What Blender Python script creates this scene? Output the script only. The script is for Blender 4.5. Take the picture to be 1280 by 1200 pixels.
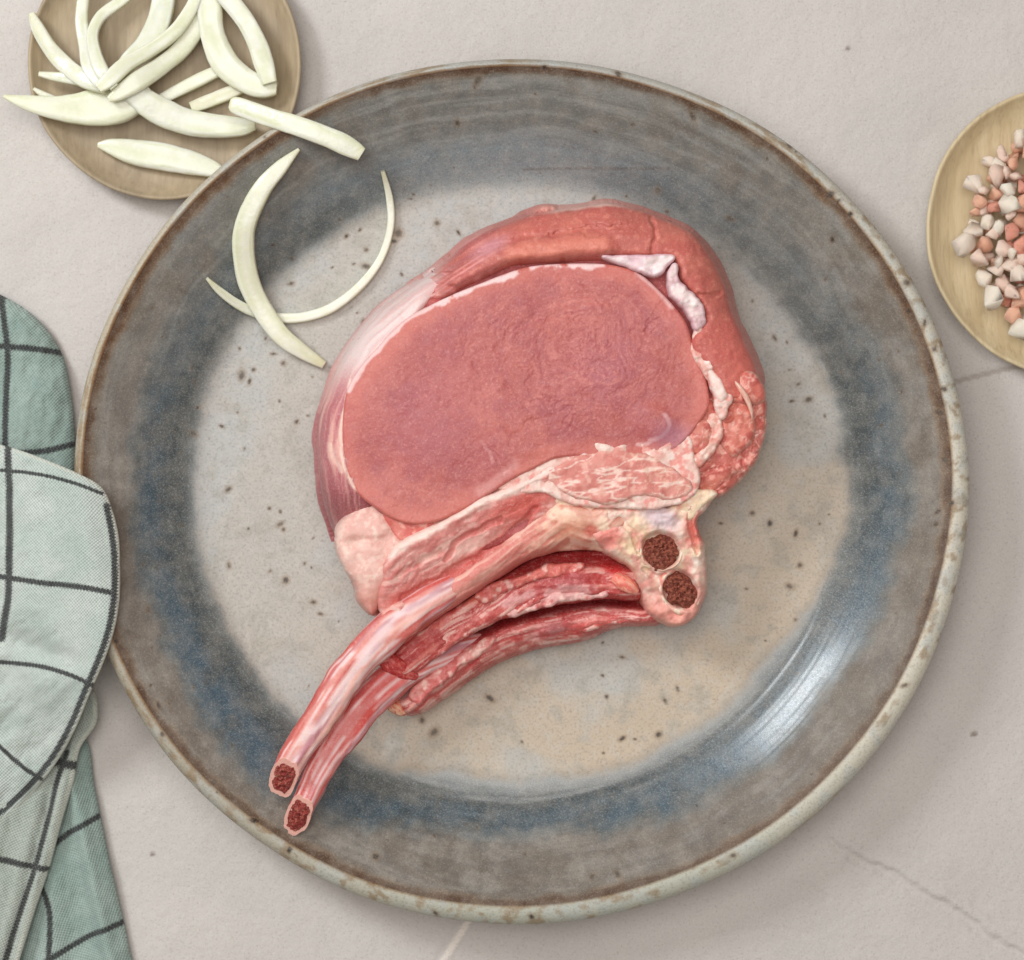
import bpy, bmesh, math, random
import numpy as np
from mathutils import Vector

# ------------------------------------------------------------------ camera, world, lights, exposure
for o in list(bpy.data.objects): bpy.data.objects.remove(o)
scene = bpy.context.scene
COL = scene.collection
CAMH = 0.85            # camera height above the table, m
MMPX = 0.25            # millimetres on the table per photograph pixel

cam_d = bpy.data.cameras.new('camera'); cam = bpy.data.objects.new('camera', cam_d); COL.objects.link(cam)
cam.location = (0, 0, CAMH); cam.rotation_euler = (0, 0, 0)
cam_d.sensor_fit = 'HORIZONTAL'; cam_d.sensor_width = 36.0
cam_d.lens = 36.0 * CAMH / 0.32
cam_d.dof.use_dof = True; cam_d.dof.focus_distance = CAMH - .036; cam_d.dof.aperture_fstop = 11.0
cam_d.clip_start = 0.01; cam_d.clip_end = 20
scene.camera = cam
scene.render.resolution_x = 1024; scene.render.resolution_y = 960

world = bpy.data.worlds.new('World'); scene.world = world; world.use_nodes = True
bg = world.node_tree.nodes['Background']
bg.inputs[0].default_value = (1.0, 0.93, 0.85, 1); bg.inputs[1].default_value = 0.28

def area(name, loc, target, size, power, color):
    d = bpy.data.lights.new(name, 'AREA'); d.shape = 'RECTANGLE'; d.size, d.size_y = size
    d.energy = power; d.color = color
    o = bpy.data.objects.new(name, d); COL.objects.link(o); o.location = loc
    o.rotation_euler = (Vector(target) - Vector(loc)).to_track_quat('-Z', 'Y').to_euler()
    return o
area('window_light', (-0.68, 0.54, 0.80), (0, 0, 0.02), (0.26, 0.32), 7.0, (0.92, 0.97, 1.0))
area('softbox_light', (-0.12, 0.16, 1.25), (0, 0, 0.02), (0.9, 0.7), 9.4, (1.0, 0.985, 0.965))

vs = scene.view_settings
vs.view_transform = 'Standard'; vs.look = 'None'; vs.gamma = 1.0; vs.exposure = 0.0; vs.use_curve_mapping = False

# ------------------------------------------------------------------ numeric helpers
def lin(c):
    c = np.clip(np.asarray(c, float) / 255.0, 0, 1)
    return np.where(c <= 0.04045, c / 12.92, ((c + 0.055) / 1.055) ** 2.4)
def lin4(c): return tuple(lin(c)) + (1.0,)
def ss(a, b, x):
    t = np.clip((x - a) / (b - a + 1e-12), 0, 1); return t * t * (3 - 2 * t)
def mixc(a, b, f):
    f = np.clip(np.asarray(f), 0, 1)[..., None]; return np.asarray(a, float) * (1 - f) + np.asarray(b, float) * f
def hash2(ix, iy, seed):
    h = (ix.astype(np.int64) * 374761393 + iy.astype(np.int64) * 668265263 + seed * 974634777) & 0xFFFFFFFF
    h = ((h ^ (h >> 13)) * 1274126177) & 0xFFFFFFFF
    h = (h ^ (h >> 16)) & 0xFFFFFFFF
    h = ((h ^ (h >> 15)) * 2246822519) & 0xFFFFFFFF
    return ((h ^ (h >> 13)) & 0xFFFFFF) / float(0xFFFFFF)
def vn(x, y, seed=0):
    x = np.asarray(x, float); y = np.asarray(y, float)
    ix = np.floor(x); iy = np.floor(y); fx = x - ix; fy = y - iy
    fx = fx * fx * fx * (fx * (fx * 6 - 15) + 10); fy = fy * fy * fy * (fy * (fy * 6 - 15) + 10)
    a = hash2(ix, iy, seed); b = hash2(ix + 1, iy, seed); c = hash2(ix, iy + 1, seed); d = hash2(ix + 1, iy + 1, seed)
    return (a * (1 - fx) + b * fx) * (1 - fy) + (c * (1 - fx) + d * fx) * fy
def fbm(x, y, seed=0, n=4, gain=0.5):
    s = 0; amp = 1; tot = 0
    for i in range(n):
        ca, sa = math.cos(0.7 * i + .3), math.sin(0.7 * i + .3)
        s = s + amp * vn((x * ca - y * sa) * 2 ** i + 17.3 * i, (x * sa + y * ca) * 2 ** i - 9.1 * i, seed + i * 31)
        tot += amp; amp *= gain
    return s / tot          # 0..1, mean .5
def spline(pts, step, closed=False):
    """Catmull-Rom through pts (n,k), resampled about every `step` of the first two coordinates."""
    P = np.asarray(pts, float); n = len(P); out = []
    m = n if closed else n - 1
    for i in range(m):
        if closed: p0, p1, p2, p3 = P[(i - 1) % n], P[i], P[(i + 1) % n], P[(i + 2) % n]
        else: p0, p1, p2, p3 = P[max(i - 1, 0)], P[i], P[i + 1], P[min(i + 2, n - 1)]
        k = max(2, int(math.ceil(np.linalg.norm((p2 - p1)[:2]) / step)))
        t = (np.arange(k) / k)[:, None]
        out.append(0.5 * ((2 * p1) + (p2 - p0) * t + (2 * p0 - 5 * p1 + 4 * p2 - p3) * t ** 2 + (3 * p1 - p0 - 3 * p2 + p3) * t ** 3))
    if not closed: out.append(P[-1:])
    return np.concatenate(out)
def segdist(X, Y, pts, closed=False):
    """distance from points to a polyline, plus arc parameter 0..1 and nearest point"""
    P = np.asarray(pts, float)[:, :2]
    Q = np.roll(P, -1, 0) if closed else P[1:]
    A = P if closed else P[:-1]
    L = np.linalg.norm(Q - A, axis=1); cum = np.concatenate([[0], np.cumsum(L)]); tot = cum[-1]
    best = np.full(X.shape, 1e18); bt = np.zeros(X.shape); nx = np.zeros(X.shape); ny = np.zeros(X.shape)
    for i in range(len(A)):
        d = Q[i] - A[i]; ll = max(d @ d, 1e-12)
        t = np.clip(((X - A[i, 0]) * d[0] + (Y - A[i, 1]) * d[1]) / ll, 0, 1)
        cx = A[i, 0] + t * d[0]; cy = A[i, 1] + t * d[1]
        dd = (X - cx) ** 2 + (Y - cy) ** 2
        m = dd < best
        best[m] = dd[m]; bt[m] = (cum[i] + t[m] * L[i]) / max(tot, 1e-9); nx[m] = cx[m]; ny[m] = cy[m]
    return np.sqrt(best), bt, nx, ny
def inside(X, Y, P):
    r = np.zeros(X.shape, bool); n = len(P)
    for i in range(n):
        x0, y0 = P[i]; x1, y1 = P[(i + 1) % n]
        if y0 == y1: continue
        c = ((y0 > Y) != (y1 > Y)) & (X < (x1 - x0) * (Y - y0) / (y1 - y0) + x0)
        r ^= c
    return r
def line(X, Y, pts, w, soft=None, step=8, wob=0, seed=0):
    """1 on a polyline of half width w (photograph pixels), 0 away from it"""
    if wob: X = X + (fbm(X / 14, Y / 14, seed) - .5) * wob; Y = Y + (fbm(X / 14, Y / 14, seed + 5) - .5) * wob
    d, t, _, _ = segdist(X, Y, spline(pts, step))
    return 1 - ss(w * .55 if soft is None else w - soft, w if soft is None else w + soft, d)
def blob(X, Y, cx, cy, rx, ry, rot=0, soft=.5):
    c, s = math.cos(rot), math.sin(rot); dx = X - cx; dy = Y - cy
    q = np.sqrt(((dx * c + dy * s) / rx) ** 2 + ((-dx * s + dy * c) / ry) ** 2)
    return 1 - ss(1 - soft, 1 + soft, q)
def sc(h0): return MMPX * (CAMH * 1000 - h0) / (CAMH * 1000)     # mm per pixel at height h0 (mm)
def to_mm(p, h0):
    p = np.asarray(p, float); q = p.copy(); s = sc(h0)
    q[..., 0] = (p[..., 0] - 640) * s; q[..., 1] = -(p[..., 1] - 600) * s
    return q

# ------------------------------------------------------------------ object helpers
def link_mesh(name, V, F, mats, parent=None, origin=(0, 0, 0), col=None, attrs=None, smooth=True):
    """V in mm in the world -> mesh in metres with its origin at `origin` (mm)"""
    org = np.asarray(origin, float)
    me = bpy.data.meshes.new(name)
    V = (np.asarray(V, float) - org) / 1000.0
    me.from_pydata(V.tolist(), [], [tuple(f) for f in F])
    if col is not None:
        a = me.color_attributes.new('Col', 'FLOAT_COLOR', 'POINT')
        a.data.foreach_set('color', np.concatenate([lin(col), np.ones((len(V), 1))], 1).astype(np.float32).ravel())
    for k, v in (attrs or {}).items():
        a = me.attributes.new(k, 'FLOAT', 'POINT'); a.data.foreach_set('value', np.asarray(v, np.float32))
    me.materials.append(mats)
    me.polygons.foreach_set('use_smooth', np.full(len(me.polygons), smooth))
    me.validate(); me.update()
    o = bpy.data.objects.new(name, me); COL.objects.link(o)
    if parent is not None: o.parent = parent; o.location = (org - np.asarray(parent['_org'])) / 1000.0
    else: o.location = org / 1000.0
    return o
def thing(name, label, cat, origin=(0, 0, 0), group=None):
    o = bpy.data.objects.new(name, None); COL.objects.link(o); o.empty_display_size = .01
    o.location = np.asarray(origin, float) / 1000.0
    o['_org'] = [float(v) for v in origin]; o['label'] = label; o['category'] = cat
    if group: o['group'] = group
    return o
def tag(o, label, cat, group=None):
    o['label'] = label; o['category'] = cat
    if group: o['group'] = group
    return o

def slab(name, mat, poly, top, base, h0, parent=None, origin=(0, 0, 0), res=.4, R=3., drop=None, col=None,
         bulge=1.0, rows=6, sheet=None, ragged=0., seed=1, attrs=None, sidecol=None):
    """A thick piece with the outline `poly` (photograph pixels, at height h0), an upper surface top(PX,PY,d), rounded
    edges of radius R and a side wall that runs down to base(x,y); sheet = thickness makes it a sheet instead."""
    s = sc(h0)
    PP = spline(poly, 5, True)
    if ragged:
        nrm = np.roll(PP, -1, 0) - np.roll(PP, 1, 0); nrm = np.stack([nrm[:, 1], -nrm[:, 0]], 1)
        nrm /= np.linalg.norm(nrm, axis=1)[:, None] + 1e-9
        PP = PP + nrm * ((fbm(PP[:, 0] / 16, PP[:, 1] / 16, seed) - .5) * 2 * ragged)[:, None]
    P = to_mm(PP, h0)
    x0, y0 = P.min(0) - res; x1, y1 = P.max(0) + res
    nx = int((x1 - x0) / res) + 2; ny = int((y1 - y0) / res) + 2
    gx = x0 + np.arange(nx) * res; gy = y0 + np.arange(ny) * res
    X, Y = np.meshgrid(gx, gy)
    D, _, cx, cy = segdist(X, Y, P, True)
    ins = inside(X, Y, P)
    sd = np.where(ins, D, -D)
    act = sd > -0.3 * res
    cell = act[:-1, :-1] & act[1:, :-1] & act[:-1, 1:] & act[1:, 1:]
    used = np.zeros_like(act)
    for a, b in ((0, 0), (1, 0), (0, 1), (1, 1)): used[a:ny - 1 + a, b:nx - 1 + b] |= cell
    full = np.zeros_like(act); cp = np.pad(cell, 1)
    full = cp[:-1, :-1] & cp[1:, :-1] & cp[:-1, 1:] & cp[1:, 1:]
    bnd = used & ~full
    X = np.where(bnd, cx, X); Y = np.where(bnd, cy, Y); dd = np.where(bnd, 0, np.maximum(sd, 0))
    idx = -np.ones(act.shape, int); idx[used] = np.arange(used.sum())
    x = X[used]; y = Y[used]; d = dd[used]
    PX = x / s + 640; PY = 600 - y / s
    q = 1 - np.minimum(d, R) / R
    z = top(PX, PY, d) - (R if drop is None else drop) * (1 - np.sqrt(np.clip(1 - q * q, 0, 1)))
    ii, jj = np.nonzero(cell)
    F = np.stack([idx[ii, jj], idx[ii, jj + 1], idx[ii + 1, jj + 1], idx[ii + 1, jj]], 1)
    n0 = len(x)
    E = np.concatenate([F[:, [0, 1]], F[:, [1, 2]], F[:, [2, 3]], F[:, [3, 0]]])
    key = {}
    cnt = np.zeros(0)
    k1 = E[:, 0].astype(np.int64) * n0 + E[:, 1]; k2 = E[:, 1].astype(np.int64) * n0 + E[:, 0]
    be = E[~np.isin(k1, k2)]
    bv = np.unique(be)
    # outward normals of the outline at the boundary vertices
    T = np.roll(P, -1, 0) - np.roll(P, 1, 0)
    area2 = np.sum(P[:, 0] * np.roll(P[:, 1], -1) - np.roll(P[:, 0], -1) * P[:, 1])
    N = np.stack([T[:, 1], -T[:, 0]], 1) * (1 if area2 > 0 else -1)
    N /= np.linalg.norm(N, axis=1)[:, None] + 1e-9
    near = np.array([np.argmin((P[:, 0] - x[b]) ** 2 + (P[:, 1] - y[b]) ** 2) for b in bv])
    nb = N[near]
    V = [np.stack([x, y, z], 1)]
    C = col(PX, PY, d) if col is not None else None
    Cs = [C] if C is not None else None
    A = {k: [f(PX, PY, d)] for k, f in (attrs or {}).items()}
    faces = F.tolist()
    prev = {b: b for b in bv}; off = n0
    zb = np.array([base(x[b], y[b]) for b in bv]) if sheet is None else z[bv] - sheet
    zt = z[bv]; zb = np.minimum(zb, zt - .05)
    rws = rows if sheet is None else 2
    for k in range(1, rws + 1):
        t = k / rws
        bl = bulge * math.sin(math.pi * min(t * 1.0, 1)) if sheet is None else (sheet * .35 if k == 1 else 0)
        wv = 1 + (fbm(x[bv] / 9 + t * 2, y[bv] / 9, seed + 7, 2) - .5) * .8 if sheet is None else 1
        px_ = x[bv] + nb[:, 0] * bl * wv; py_ = y[bv] + nb[:, 1] * bl * wv
        V.append(np.stack([px_, py_, zt + (zb - zt) * t], 1))
        if C is not None:
            cc = C[bv]
            if sidecol is not None: cc = mixc(cc, sidecol, np.full(len(bv), min(1, t * 1.5)))
            Cs.append(cc)
        for kk in A: A[kk].append(A[kk][0][bv])
        cur = {b: off + i for i, b in enumerate(bv)}
        for a, b in be: faces.append((prev[b], prev[a], cur[a], cur[b]))
        prev = cur; off += len(bv)
    if sheet is None:
        c = np.array([[x.mean(), y.mean(), zb.mean()]]); V.append(c)
        if C is not None: Cs.append(C.mean(0)[None])
        for kk in A: A[kk].append(A[kk][0].mean()[None] if hasattr(A[kk][0].mean(), '__len__') else np.array([A[kk][0].mean()]))
        for a, b in be: faces.append((prev[b], prev[a], off))
    else:
        V.append(np.stack([x, y, z - sheet], 1))
        if C is not None: Cs.append(C)
        for kk in A: A[kk].append(A[kk][0])
        faces += (F[:, ::-1] + off).tolist()
        for a, b in be: faces.append((prev[b], prev[a], off + a, off + b))
    return link_mesh(name, np.concatenate(V), faces, mat, parent, origin,
                     np.concatenate(Cs) if Cs else None, {k: np.concatenate(v) for k, v in A.items()})

def tube(name, mat, path, h0, parent=None, origin=(0, 0, 0), seg=28, step=.6, col=None, disp=None, cuts=(), power=2.0,
         roll=0.0, taper_caps=True):
    """A swept piece: path rows are (px, py, z mm, half width px, half height mm)"""
    s = sc(h0)
    Q = np.asarray(path, float).copy()
    Q[:, :2] = to_mm(Q[:, :2], h0); Q[:, 3] *= s
    Q = spline(Q, step)
    c = Q[:, :3]; a = np.maximum(Q[:, 3], .12); b = np.maximum(Q[:, 4], .1)
    T = np.gradient(c, axis=0); T /= np.linalg.norm(T, axis=1)[:, None] + 1e-12
    up = np.array([0, 0, 1.0])
    S = np.cross(T, up); S /= np.linalg.norm(S, axis=1)[:, None] + 1e-9
    U = np.cross(S, T)
    n = len(c); th = np.arange(seg) / seg * 2 * math.pi
    L = np.concatenate([[0], np.cumsum(np.linalg.norm(np.diff(c, axis=0), axis=1))])
    tt = L / L[-1]
    co, si = np.cos(th), np.sin(th)
    ce = np.sign(co) * np.abs(co) ** (2 / power); se = np.sign(si) * np.abs(si) ** (2 / power)
    rr = np.ones((n, seg))
    if disp is not None: rr = rr + disp(np.repeat(L[:, None], seg, 1), np.repeat(th[None], n, 0))
    if roll:
        ang = roll if np.isscalar(roll) else np.interp(tt, np.linspace(0, 1, len(roll)), roll)[:, None]
        S, U = S * np.cos(ang) + U * np.sin(ang), U * np.cos(ang) - S * np.sin(ang)
    V = c[:, None] + S[:, None] * (a[:, None] * ce * rr)[..., None] + U[:, None] * (b[:, None] * se * rr)[..., None]
    for cp, nn, tdir in cuts:                  # every line along the piece ends exactly on the cutting plane
        cp = np.asarray(cp, float); nn = np.asarray(nn, float); nn = nn / np.linalg.norm(nn)
        sg = (V - cp) @ nn; W_ = np.empty_like(V)
        for k in range(seg):
            pos = np.nonzero(sg[:, k] > 0)[0]; pos = pos[pos > n // 2]
            if len(pos) == 0: fi = n - 1.0
            else:
                q_ = pos[0]; fi = q_ - 1 + sg[q_ - 1, k] / (sg[q_ - 1, k] - sg[q_, k])
            ii = np.linspace(0, fi, n)
            for ax in range(3): W_[:, k, ax] = np.interp(ii, np.arange(n), V[:, k, ax])
        V = W_
    tube.ring = V[-1].copy()
    V = V.reshape(-1, 3)
    ids = np.arange(n * seg).reshape(n, seg)
    F = np.stack([ids[:-1], np.roll(ids, -1, 1)[:-1], np.roll(ids, -1, 1)[1:], ids[1:]], -1).reshape(-1, 4)[:, ::-1].tolist()
    ends = []
    for row, rev in ((ids[0], False), (ids[-1], True)):
        cc = V[row].mean(0); r_ = np.arange(seg) + len(V); V = np.concatenate([V, V[row], cc[None]]); row = r_; k = len(V) - 1; ends.append(k)
        for i in range(seg):
            p, q = row[i], row[(i + 1) % seg]
            F.append((p, q, k) if rev else (q, p, k))
    C = None
    if col is not None:
        tv = np.concatenate([np.repeat(tt, seg), np.zeros(seg + 1), np.ones(seg + 1)]); tv2 = np.concatenate([np.tile(th, n), th, [0], th, [0]])
        C = col(V[:, 0] / s + 640, 600 - V[:, 1] / s, tv, tv2)
    return link_mesh(name, V, F, mat, parent, origin, C)

# ------------------------------------------------------------------ materials
def nodes_of(name):
    m = bpy.data.materials.new(name); m.use_nodes = True
    nt = m.node_tree; b = nt.nodes['Principled BSDF']
    return m, nt, b
def N(nt, typ, **kw):
    n = nt.nodes.new(typ)
    for k, v in kw.items():
        if k in n.bl_rna.properties.keys(): setattr(n, k, v)
        else: n.inputs[k].default_value = v
    return n
def noise(nt, vec, scale, detail=3, rough=.55, dist=0.):
    n = N(nt, 'ShaderNodeTexNoise', Scale=scale, Detail=detail, Roughness=rough, Distortion=dist)
    nt.links.new(vec, n.inputs['Vector']); return n.outputs['Fac']
def rng(nt, v, a, b, c, d):
    n = N(nt, 'ShaderNodeMapRange'); n.inputs[1].default_value = a; n.inputs[2].default_value = b
    n.inputs[3].default_value = c; n.inputs[4].default_value = d
    nt.links.new(v, n.inputs[0]); return n.outputs[0]
def mix(nt, f, a, b, mode='MIX'):
    n = N(nt, 'ShaderNodeMix', data_type='RGBA', blend_type=mode)
    def put(sock, v):
        if isinstance(v, (tuple, list)): sock.default_value = v
        elif isinstance(v, (int, float)): sock.default_value = v
        else: nt.links.new(v, sock)
    put(n.inputs[0], f); put(n.inputs[6], a); put(n.inputs[7], b); return n.outputs[2]
def mth(nt, op, a, b=None):
    n = N(nt, 'ShaderNodeMath', operation=op)
    for i, v in enumerate((a, b)):
        if v is None: continue
        if isinstance(v, (int, float)): n.inputs[i].default_value = v
        else: nt.links.new(v, n.inputs[i])
    return n.outputs[0]
def bump(nt, b, h, strength, dist=.001, prev=None):
    n = N(nt, 'ShaderNodeBump', Strength=strength, Distance=dist); nt.links.new(h, n.inputs['Height'])
    if prev is not None: nt.links.new(prev, n.inputs['Normal'])
    nt.links.new(n.outputs[0], b.inputs['Normal']); return n.outputs[0]
def objco(nt, geo=False):
    if geo: return N(nt, 'ShaderNodeNewGeometry').outputs['Position']
    return N(nt, 'ShaderNodeTexCoord').outputs['Object']

def meat_material(name, rough=.42, sss=.12, grain=.25, bmp=.35, pale=(226, 160, 150), dark=(150, 62, 70), scale=1400):
    m, nt, b = nodes_of(name)
    v = objco(nt, True)
    at = N(nt, 'ShaderNodeAttribute', attribute_name='Col').outputs['Color']
    n1 = noise(nt, v, scale, 3, .65); n2 = noise(nt, v, scale * .33, 4, .6); n3 = noise(nt, v, scale * 2.4, 2, .6)
    c = mix(nt, mth(nt, 'MULTIPLY', rng(nt, n1, .55, .75, 0, 1), grain * 1.3), at, lin4(pale))
    c = mix(nt, mth(nt, 'MULTIPLY', rng(nt, n2, .44, .28, 0, 1), grain * .7), c, lin4(dark))
    c = mix(nt, mth(nt, 'MULTIPLY', rng(nt, n3, .60, .72, 0, 1), grain), c, lin4(pale))
    nt.links.new(c, b.inputs['Base Color'])
    nt.links.new(rng(nt, n2, .3, .7, rough - .1, rough + .12), b.inputs['Roughness'])
    b.inputs['Subsurface Weight'].default_value = sss; b.inputs['Subsurface Scale'].default_value = .002
    b.inputs['Subsurface Radius'].default_value = (1, .35, .25)
    b.inputs['Specular IOR Level'].default_value = .32
    h = mth(nt, 'ADD', mth(nt, 'MULTIPLY', n2, .7), mth(nt, 'ADD', mth(nt, 'MULTIPLY', n1, .65), mth(nt, 'MULTIPLY', n3, .4)))
    bump(nt, b, h, bmp, .0012)
    return m
M = {}
M['muscle'] = meat_material('raw_muscle', .34, .10, .34, .20, (222, 158, 148), (160, 80, 80))
M['cap'] = meat_material('raw_cap_muscle', .34, .10, .34, .28, (230, 168, 152), (168, 80, 74))
M['fat'] = meat_material('raw_fat', .36, .20, .22, .26, (252, 232, 222), (205, 140, 130))
M['membrane'] = meat_material('raw_membrane', .20, .12, .26, .34, (244, 200, 188), (160, 52, 52), 1000)
M['bone'] = meat_material('raw_bone', .33, .18, .16, .25, (252, 222, 205), (214, 120, 110), 900)
M['marrow'] = meat_material('marrow', .45, .08, .8, 1.0, (206, 134, 110), (70, 12, 14), 1100)

def table_material():
    m, nt, b = nodes_of('grey_plaster'); v = objco(nt, True)
    at = N(nt, 'ShaderNodeAttribute', attribute_name='Col').outputs['Color']
    n1 = noise(nt, v, 28, 5, .6); n2 = noise(nt, v, 420, 5, .65); n3 = noise(nt, v, 1500, 3, .7); n4 = noise(nt, v, 110, 4, .6, .6)
    c = mix(nt, rng(nt, n1, .35, .68, 0, .2), at, lin4((172, 165, 158)))
    c = mix(nt, rng(nt, n2, .56, .72, 0, .30), c, lin4((207, 201, 193)))
    c = mix(nt, rng(nt, n3, .46, .30, 0, .5), c, lin4((152, 144, 135)))
    n6 = noise(nt, v, 2300, 2, .7); c = mix(nt, rng(nt, n6, .54, .68, 0, .4), c, lin4((220, 214, 206)))
    nt.links.new(c, b.inputs['Base Color']); b.inputs['Roughness'].default_value = .62
    b.inputs['Specular IOR Level'].default_value = .3
    h = mth(nt, 'ADD', mth(nt, 'MULTIPLY', n4, 1.6), mth(nt, 'ADD', mth(nt, 'MULTIPLY', n2, .8), mth(nt, 'MULTIPLY', n3, .3)))
    bump(nt, b, h, .26, .0015)
    return m
def glaze_material():
    m, nt, b = nodes_of('speckled_glaze'); v = objco(nt, True)
    at = N(nt, 'ShaderNodeAttribute', attribute_name='Col').outputs['Color']
    bl = N(nt, 'ShaderNodeAttribute', attribute_name='blue').outputs['Fac']
    n1 = noise(nt, v, 1300, 3, .7); n2 = noise(nt, v, 180, 5, .65); n3 = noise(nt, v, 2600, 2, .6)
    n5 = noise(nt, v, 2000, 2, .7)
    c = mix(nt, rng(nt, n2, .40, .72, 0, .18), at, lin4((200, 188, 172)))
    c = mix(nt, rng(nt, n5, .52, .70, 0, .16), c, lin4((214, 206, 194)))
    c = mix(nt, rng(nt, n1, .50, .30, 0, .75), c, mix(nt, .5, c, lin4((84, 76, 70))))
    c = mix(nt, mth(nt, 'MULTIPLY', rng(nt, n3, .54, .70, 0, .3), bl), c, lin4((176, 196, 206)))  # pale blue glints of the glossy glaze painted into the base colour
    nt.links.new(c, b.inputs['Base Color'])
    r = mth(nt, 'SUBTRACT', rng(nt, n2, .3, .7, .46, .60), mth(nt, 'MULTIPLY', bl, .18))
    nt.links.new(r, b.inputs['Roughness']); b.inputs['Specular IOR Level'].default_value = .38
    nt.links.new(rng(nt, bl, .1, .9, 0, .75), b.inputs['Coat Weight']); nt.links.new(rng(nt, n1, .3, .7, .13, .27), b.inputs['Coat Roughness'])
    h = mth(nt, 'ADD', mth(nt, 'MULTIPLY', n1, .5), n2)
    bump(nt, b, h, .16, .0012)
    return m
def wood_material(name, ca, cb, ang, rough=.55):
    m, nt, b = nodes_of(name); v = objco(nt)
    mp = N(nt, 'ShaderNodeMapping'); nt.links.new(v, mp.inputs[0]); mp.inputs['Rotation'].default_value = (0, 0, ang)
    mp.inputs['Scale'].default_value = (1, .10, 1); vv = mp.outputs[0]
    n1 = noise(nt, vv, 220, 5, .6, .4); n2 = noise(nt, vv, 900, 4, .65); n3 = noise(nt, v, 60, 3)
    c = mix(nt, rng(nt, n1, .32, .70, 0, 1), lin4(ca), lin4(cb))
    c = mix(nt, rng(nt, n2, .48, .30, 0, .5), c, mix(nt, .5, c, lin4((96, 70, 44))))
    c = mix(nt, rng(nt, n3, .4, .7, 0, .3), c, lin4((200, 178, 140)))
    nt.links.new(c, b.inputs['Base Color']); b.inputs['Roughness'].default_value = rough
    bump(nt, b, mth(nt, 'ADD', n1, mth(nt, 'MULTIPLY', n2, .6)), .22, .001)
    return m
def onion_material():
    m, nt, b = nodes_of('onion_flesh'); v = objco(nt, True)
    at = N(nt, 'ShaderNodeAttribute', attribute_name='Col').outputs['Color']
    n1 = noise(nt, v, 700, 3); n2 = noise(nt, v, 160, 3)
    c = mix(nt, rng(nt, n1, .45, .7, 0, .18), at, lin4((240, 238, 218)))
    c = mix(nt, rng(nt, n2, .5, .3, 0, .25), c, lin4((206, 206, 160)))
    nt.links.new(c, b.inputs['Base Color']); b.inputs['Roughness'].default_value = .26
    b.inputs['Subsurface Weight'].default_value = .55; b.inputs['Subsurface Scale'].default_value = .003
    b.inputs['Subsurface Radius'].default_value = (1, .95, .7)
    bump(nt, b, n1, .15, .0008)
    return m
def salt_material():
    m, nt, b = nodes_of('salt'); v = objco(nt)
    oc = N(nt, 'ShaderNodeObjectInfo').outputs['Color']
    n1 = noise(nt, v, 500, 3); n2 = noise(nt, v, 1500, 2)
    c = mix(nt, rng(nt, n1, .42, .62, 0, .55), oc, lin4((252, 230, 214)))
    nt.links.new(c, b.inputs['Base Color']); b.inputs['Roughness'].default_value = .24
    b.inputs['Subsurface Weight'].default_value = .30; b.inputs['Subsurface Scale'].default_value = .0012
    b.inputs['Subsurface Radius'].default_value = (1, .7, .6)
    bump(nt, b, mth(nt, 'ADD', n1, mth(nt, 'MULTIPLY', n2, .5)), .5, .001)
    return m
def linen_material(name, base, alt, rough=.85):
    m, nt, b = nodes_of(name); v = objco(nt, True)
    st = N(nt, 'ShaderNodeAttribute', attribute_name='stripe').outputs['Fac']
    wu = N(nt, 'ShaderNodeAttribute', attribute_name='wu').outputs['Fac']
    wv = N(nt, 'ShaderNodeAttribute', attribute_name='wv').outputs['Fac']
    hem = N(nt, 'ShaderNodeAttribute', attribute_name='hem').outputs['Fac']
    n1 = noise(nt, v, 900, 3, .7); n2 = noise(nt, v, 70, 4); n3 = noise(nt, v, 2200, 2)
    fq = 2 * math.pi / 1.05
    a = mth(nt, 'SINE', mth(nt, 'MULTIPLY', wu, fq)); c_ = mth(nt, 'SINE', mth(nt, 'MULTIPLY', wv, fq))
    wp = mth(nt, 'MULTIPLY', a, c_)                                      # plain weave: over and under
    wpn = mth(nt, 'ADD', wp, mth(nt, 'MULTIPLY', mth(nt, 'SUBTRACT', n1, .5), 2.4))
    c = mix(nt, rng(nt, n2, .35, .68, 0, 1), lin4(base), lin4(alt))
    c = mix(nt, rng(nt, wpn, -1.1, .5, .75, 0), c, mix(nt, .62, c, lin4((70, 78, 74))))
    c = mix(nt, mth(nt, 'MULTIPLY', hem, .8), c, lin4((206, 208, 196)))
    sf = mth(nt, 'ADD', st, mth(nt, 'MULTIPLY', mth(nt, 'ADD', wp, mth(nt, 'SUBTRACT', n3, .5)), .22))
    c = mix(nt, rng(nt, sf, .42, .58, 0, .95), c, mix(nt, rng(nt, wpn, -.5, 1.2, 0, .30), lin4((40, 40, 42)), lin4((150, 152, 148))))
    nt.links.new(c, b.inputs['Base Color']); b.inputs['Roughness'].default_value = rough
    b.inputs['Specular IOR Level'].default_value = .15
    b.inputs['Sheen Weight'].default_value = .15
    bump(nt, b, mth(nt, 'ADD', wp, mth(nt, 'MULTIPLY', n1, 1.5)), .40, .0004)
    return m
M['table'] = table_material(); M['glaze'] = glaze_material()
M['wood_a'] = wood_material('brown_wood', (148, 130, 106), (174, 156, 130), .9)
M['wood_b'] = wood_material('pale_wood', (190, 168, 130), (212, 194, 158), -.12)
M['onion'] = onion_material(); M['salt'] = salt_material()
M['linen'] = linen_material('pale_linen', (188, 200, 192), (206, 212, 205))
M['linen_teal'] = linen_material('teal_linen', (148, 168, 160), (170, 186, 178))
M['linen_shaded'] = linen_material('shaded_linen', (176, 184, 174), (190, 194, 184))  # greyer copy of the linen, shade on the turned fold put into its colour

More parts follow.
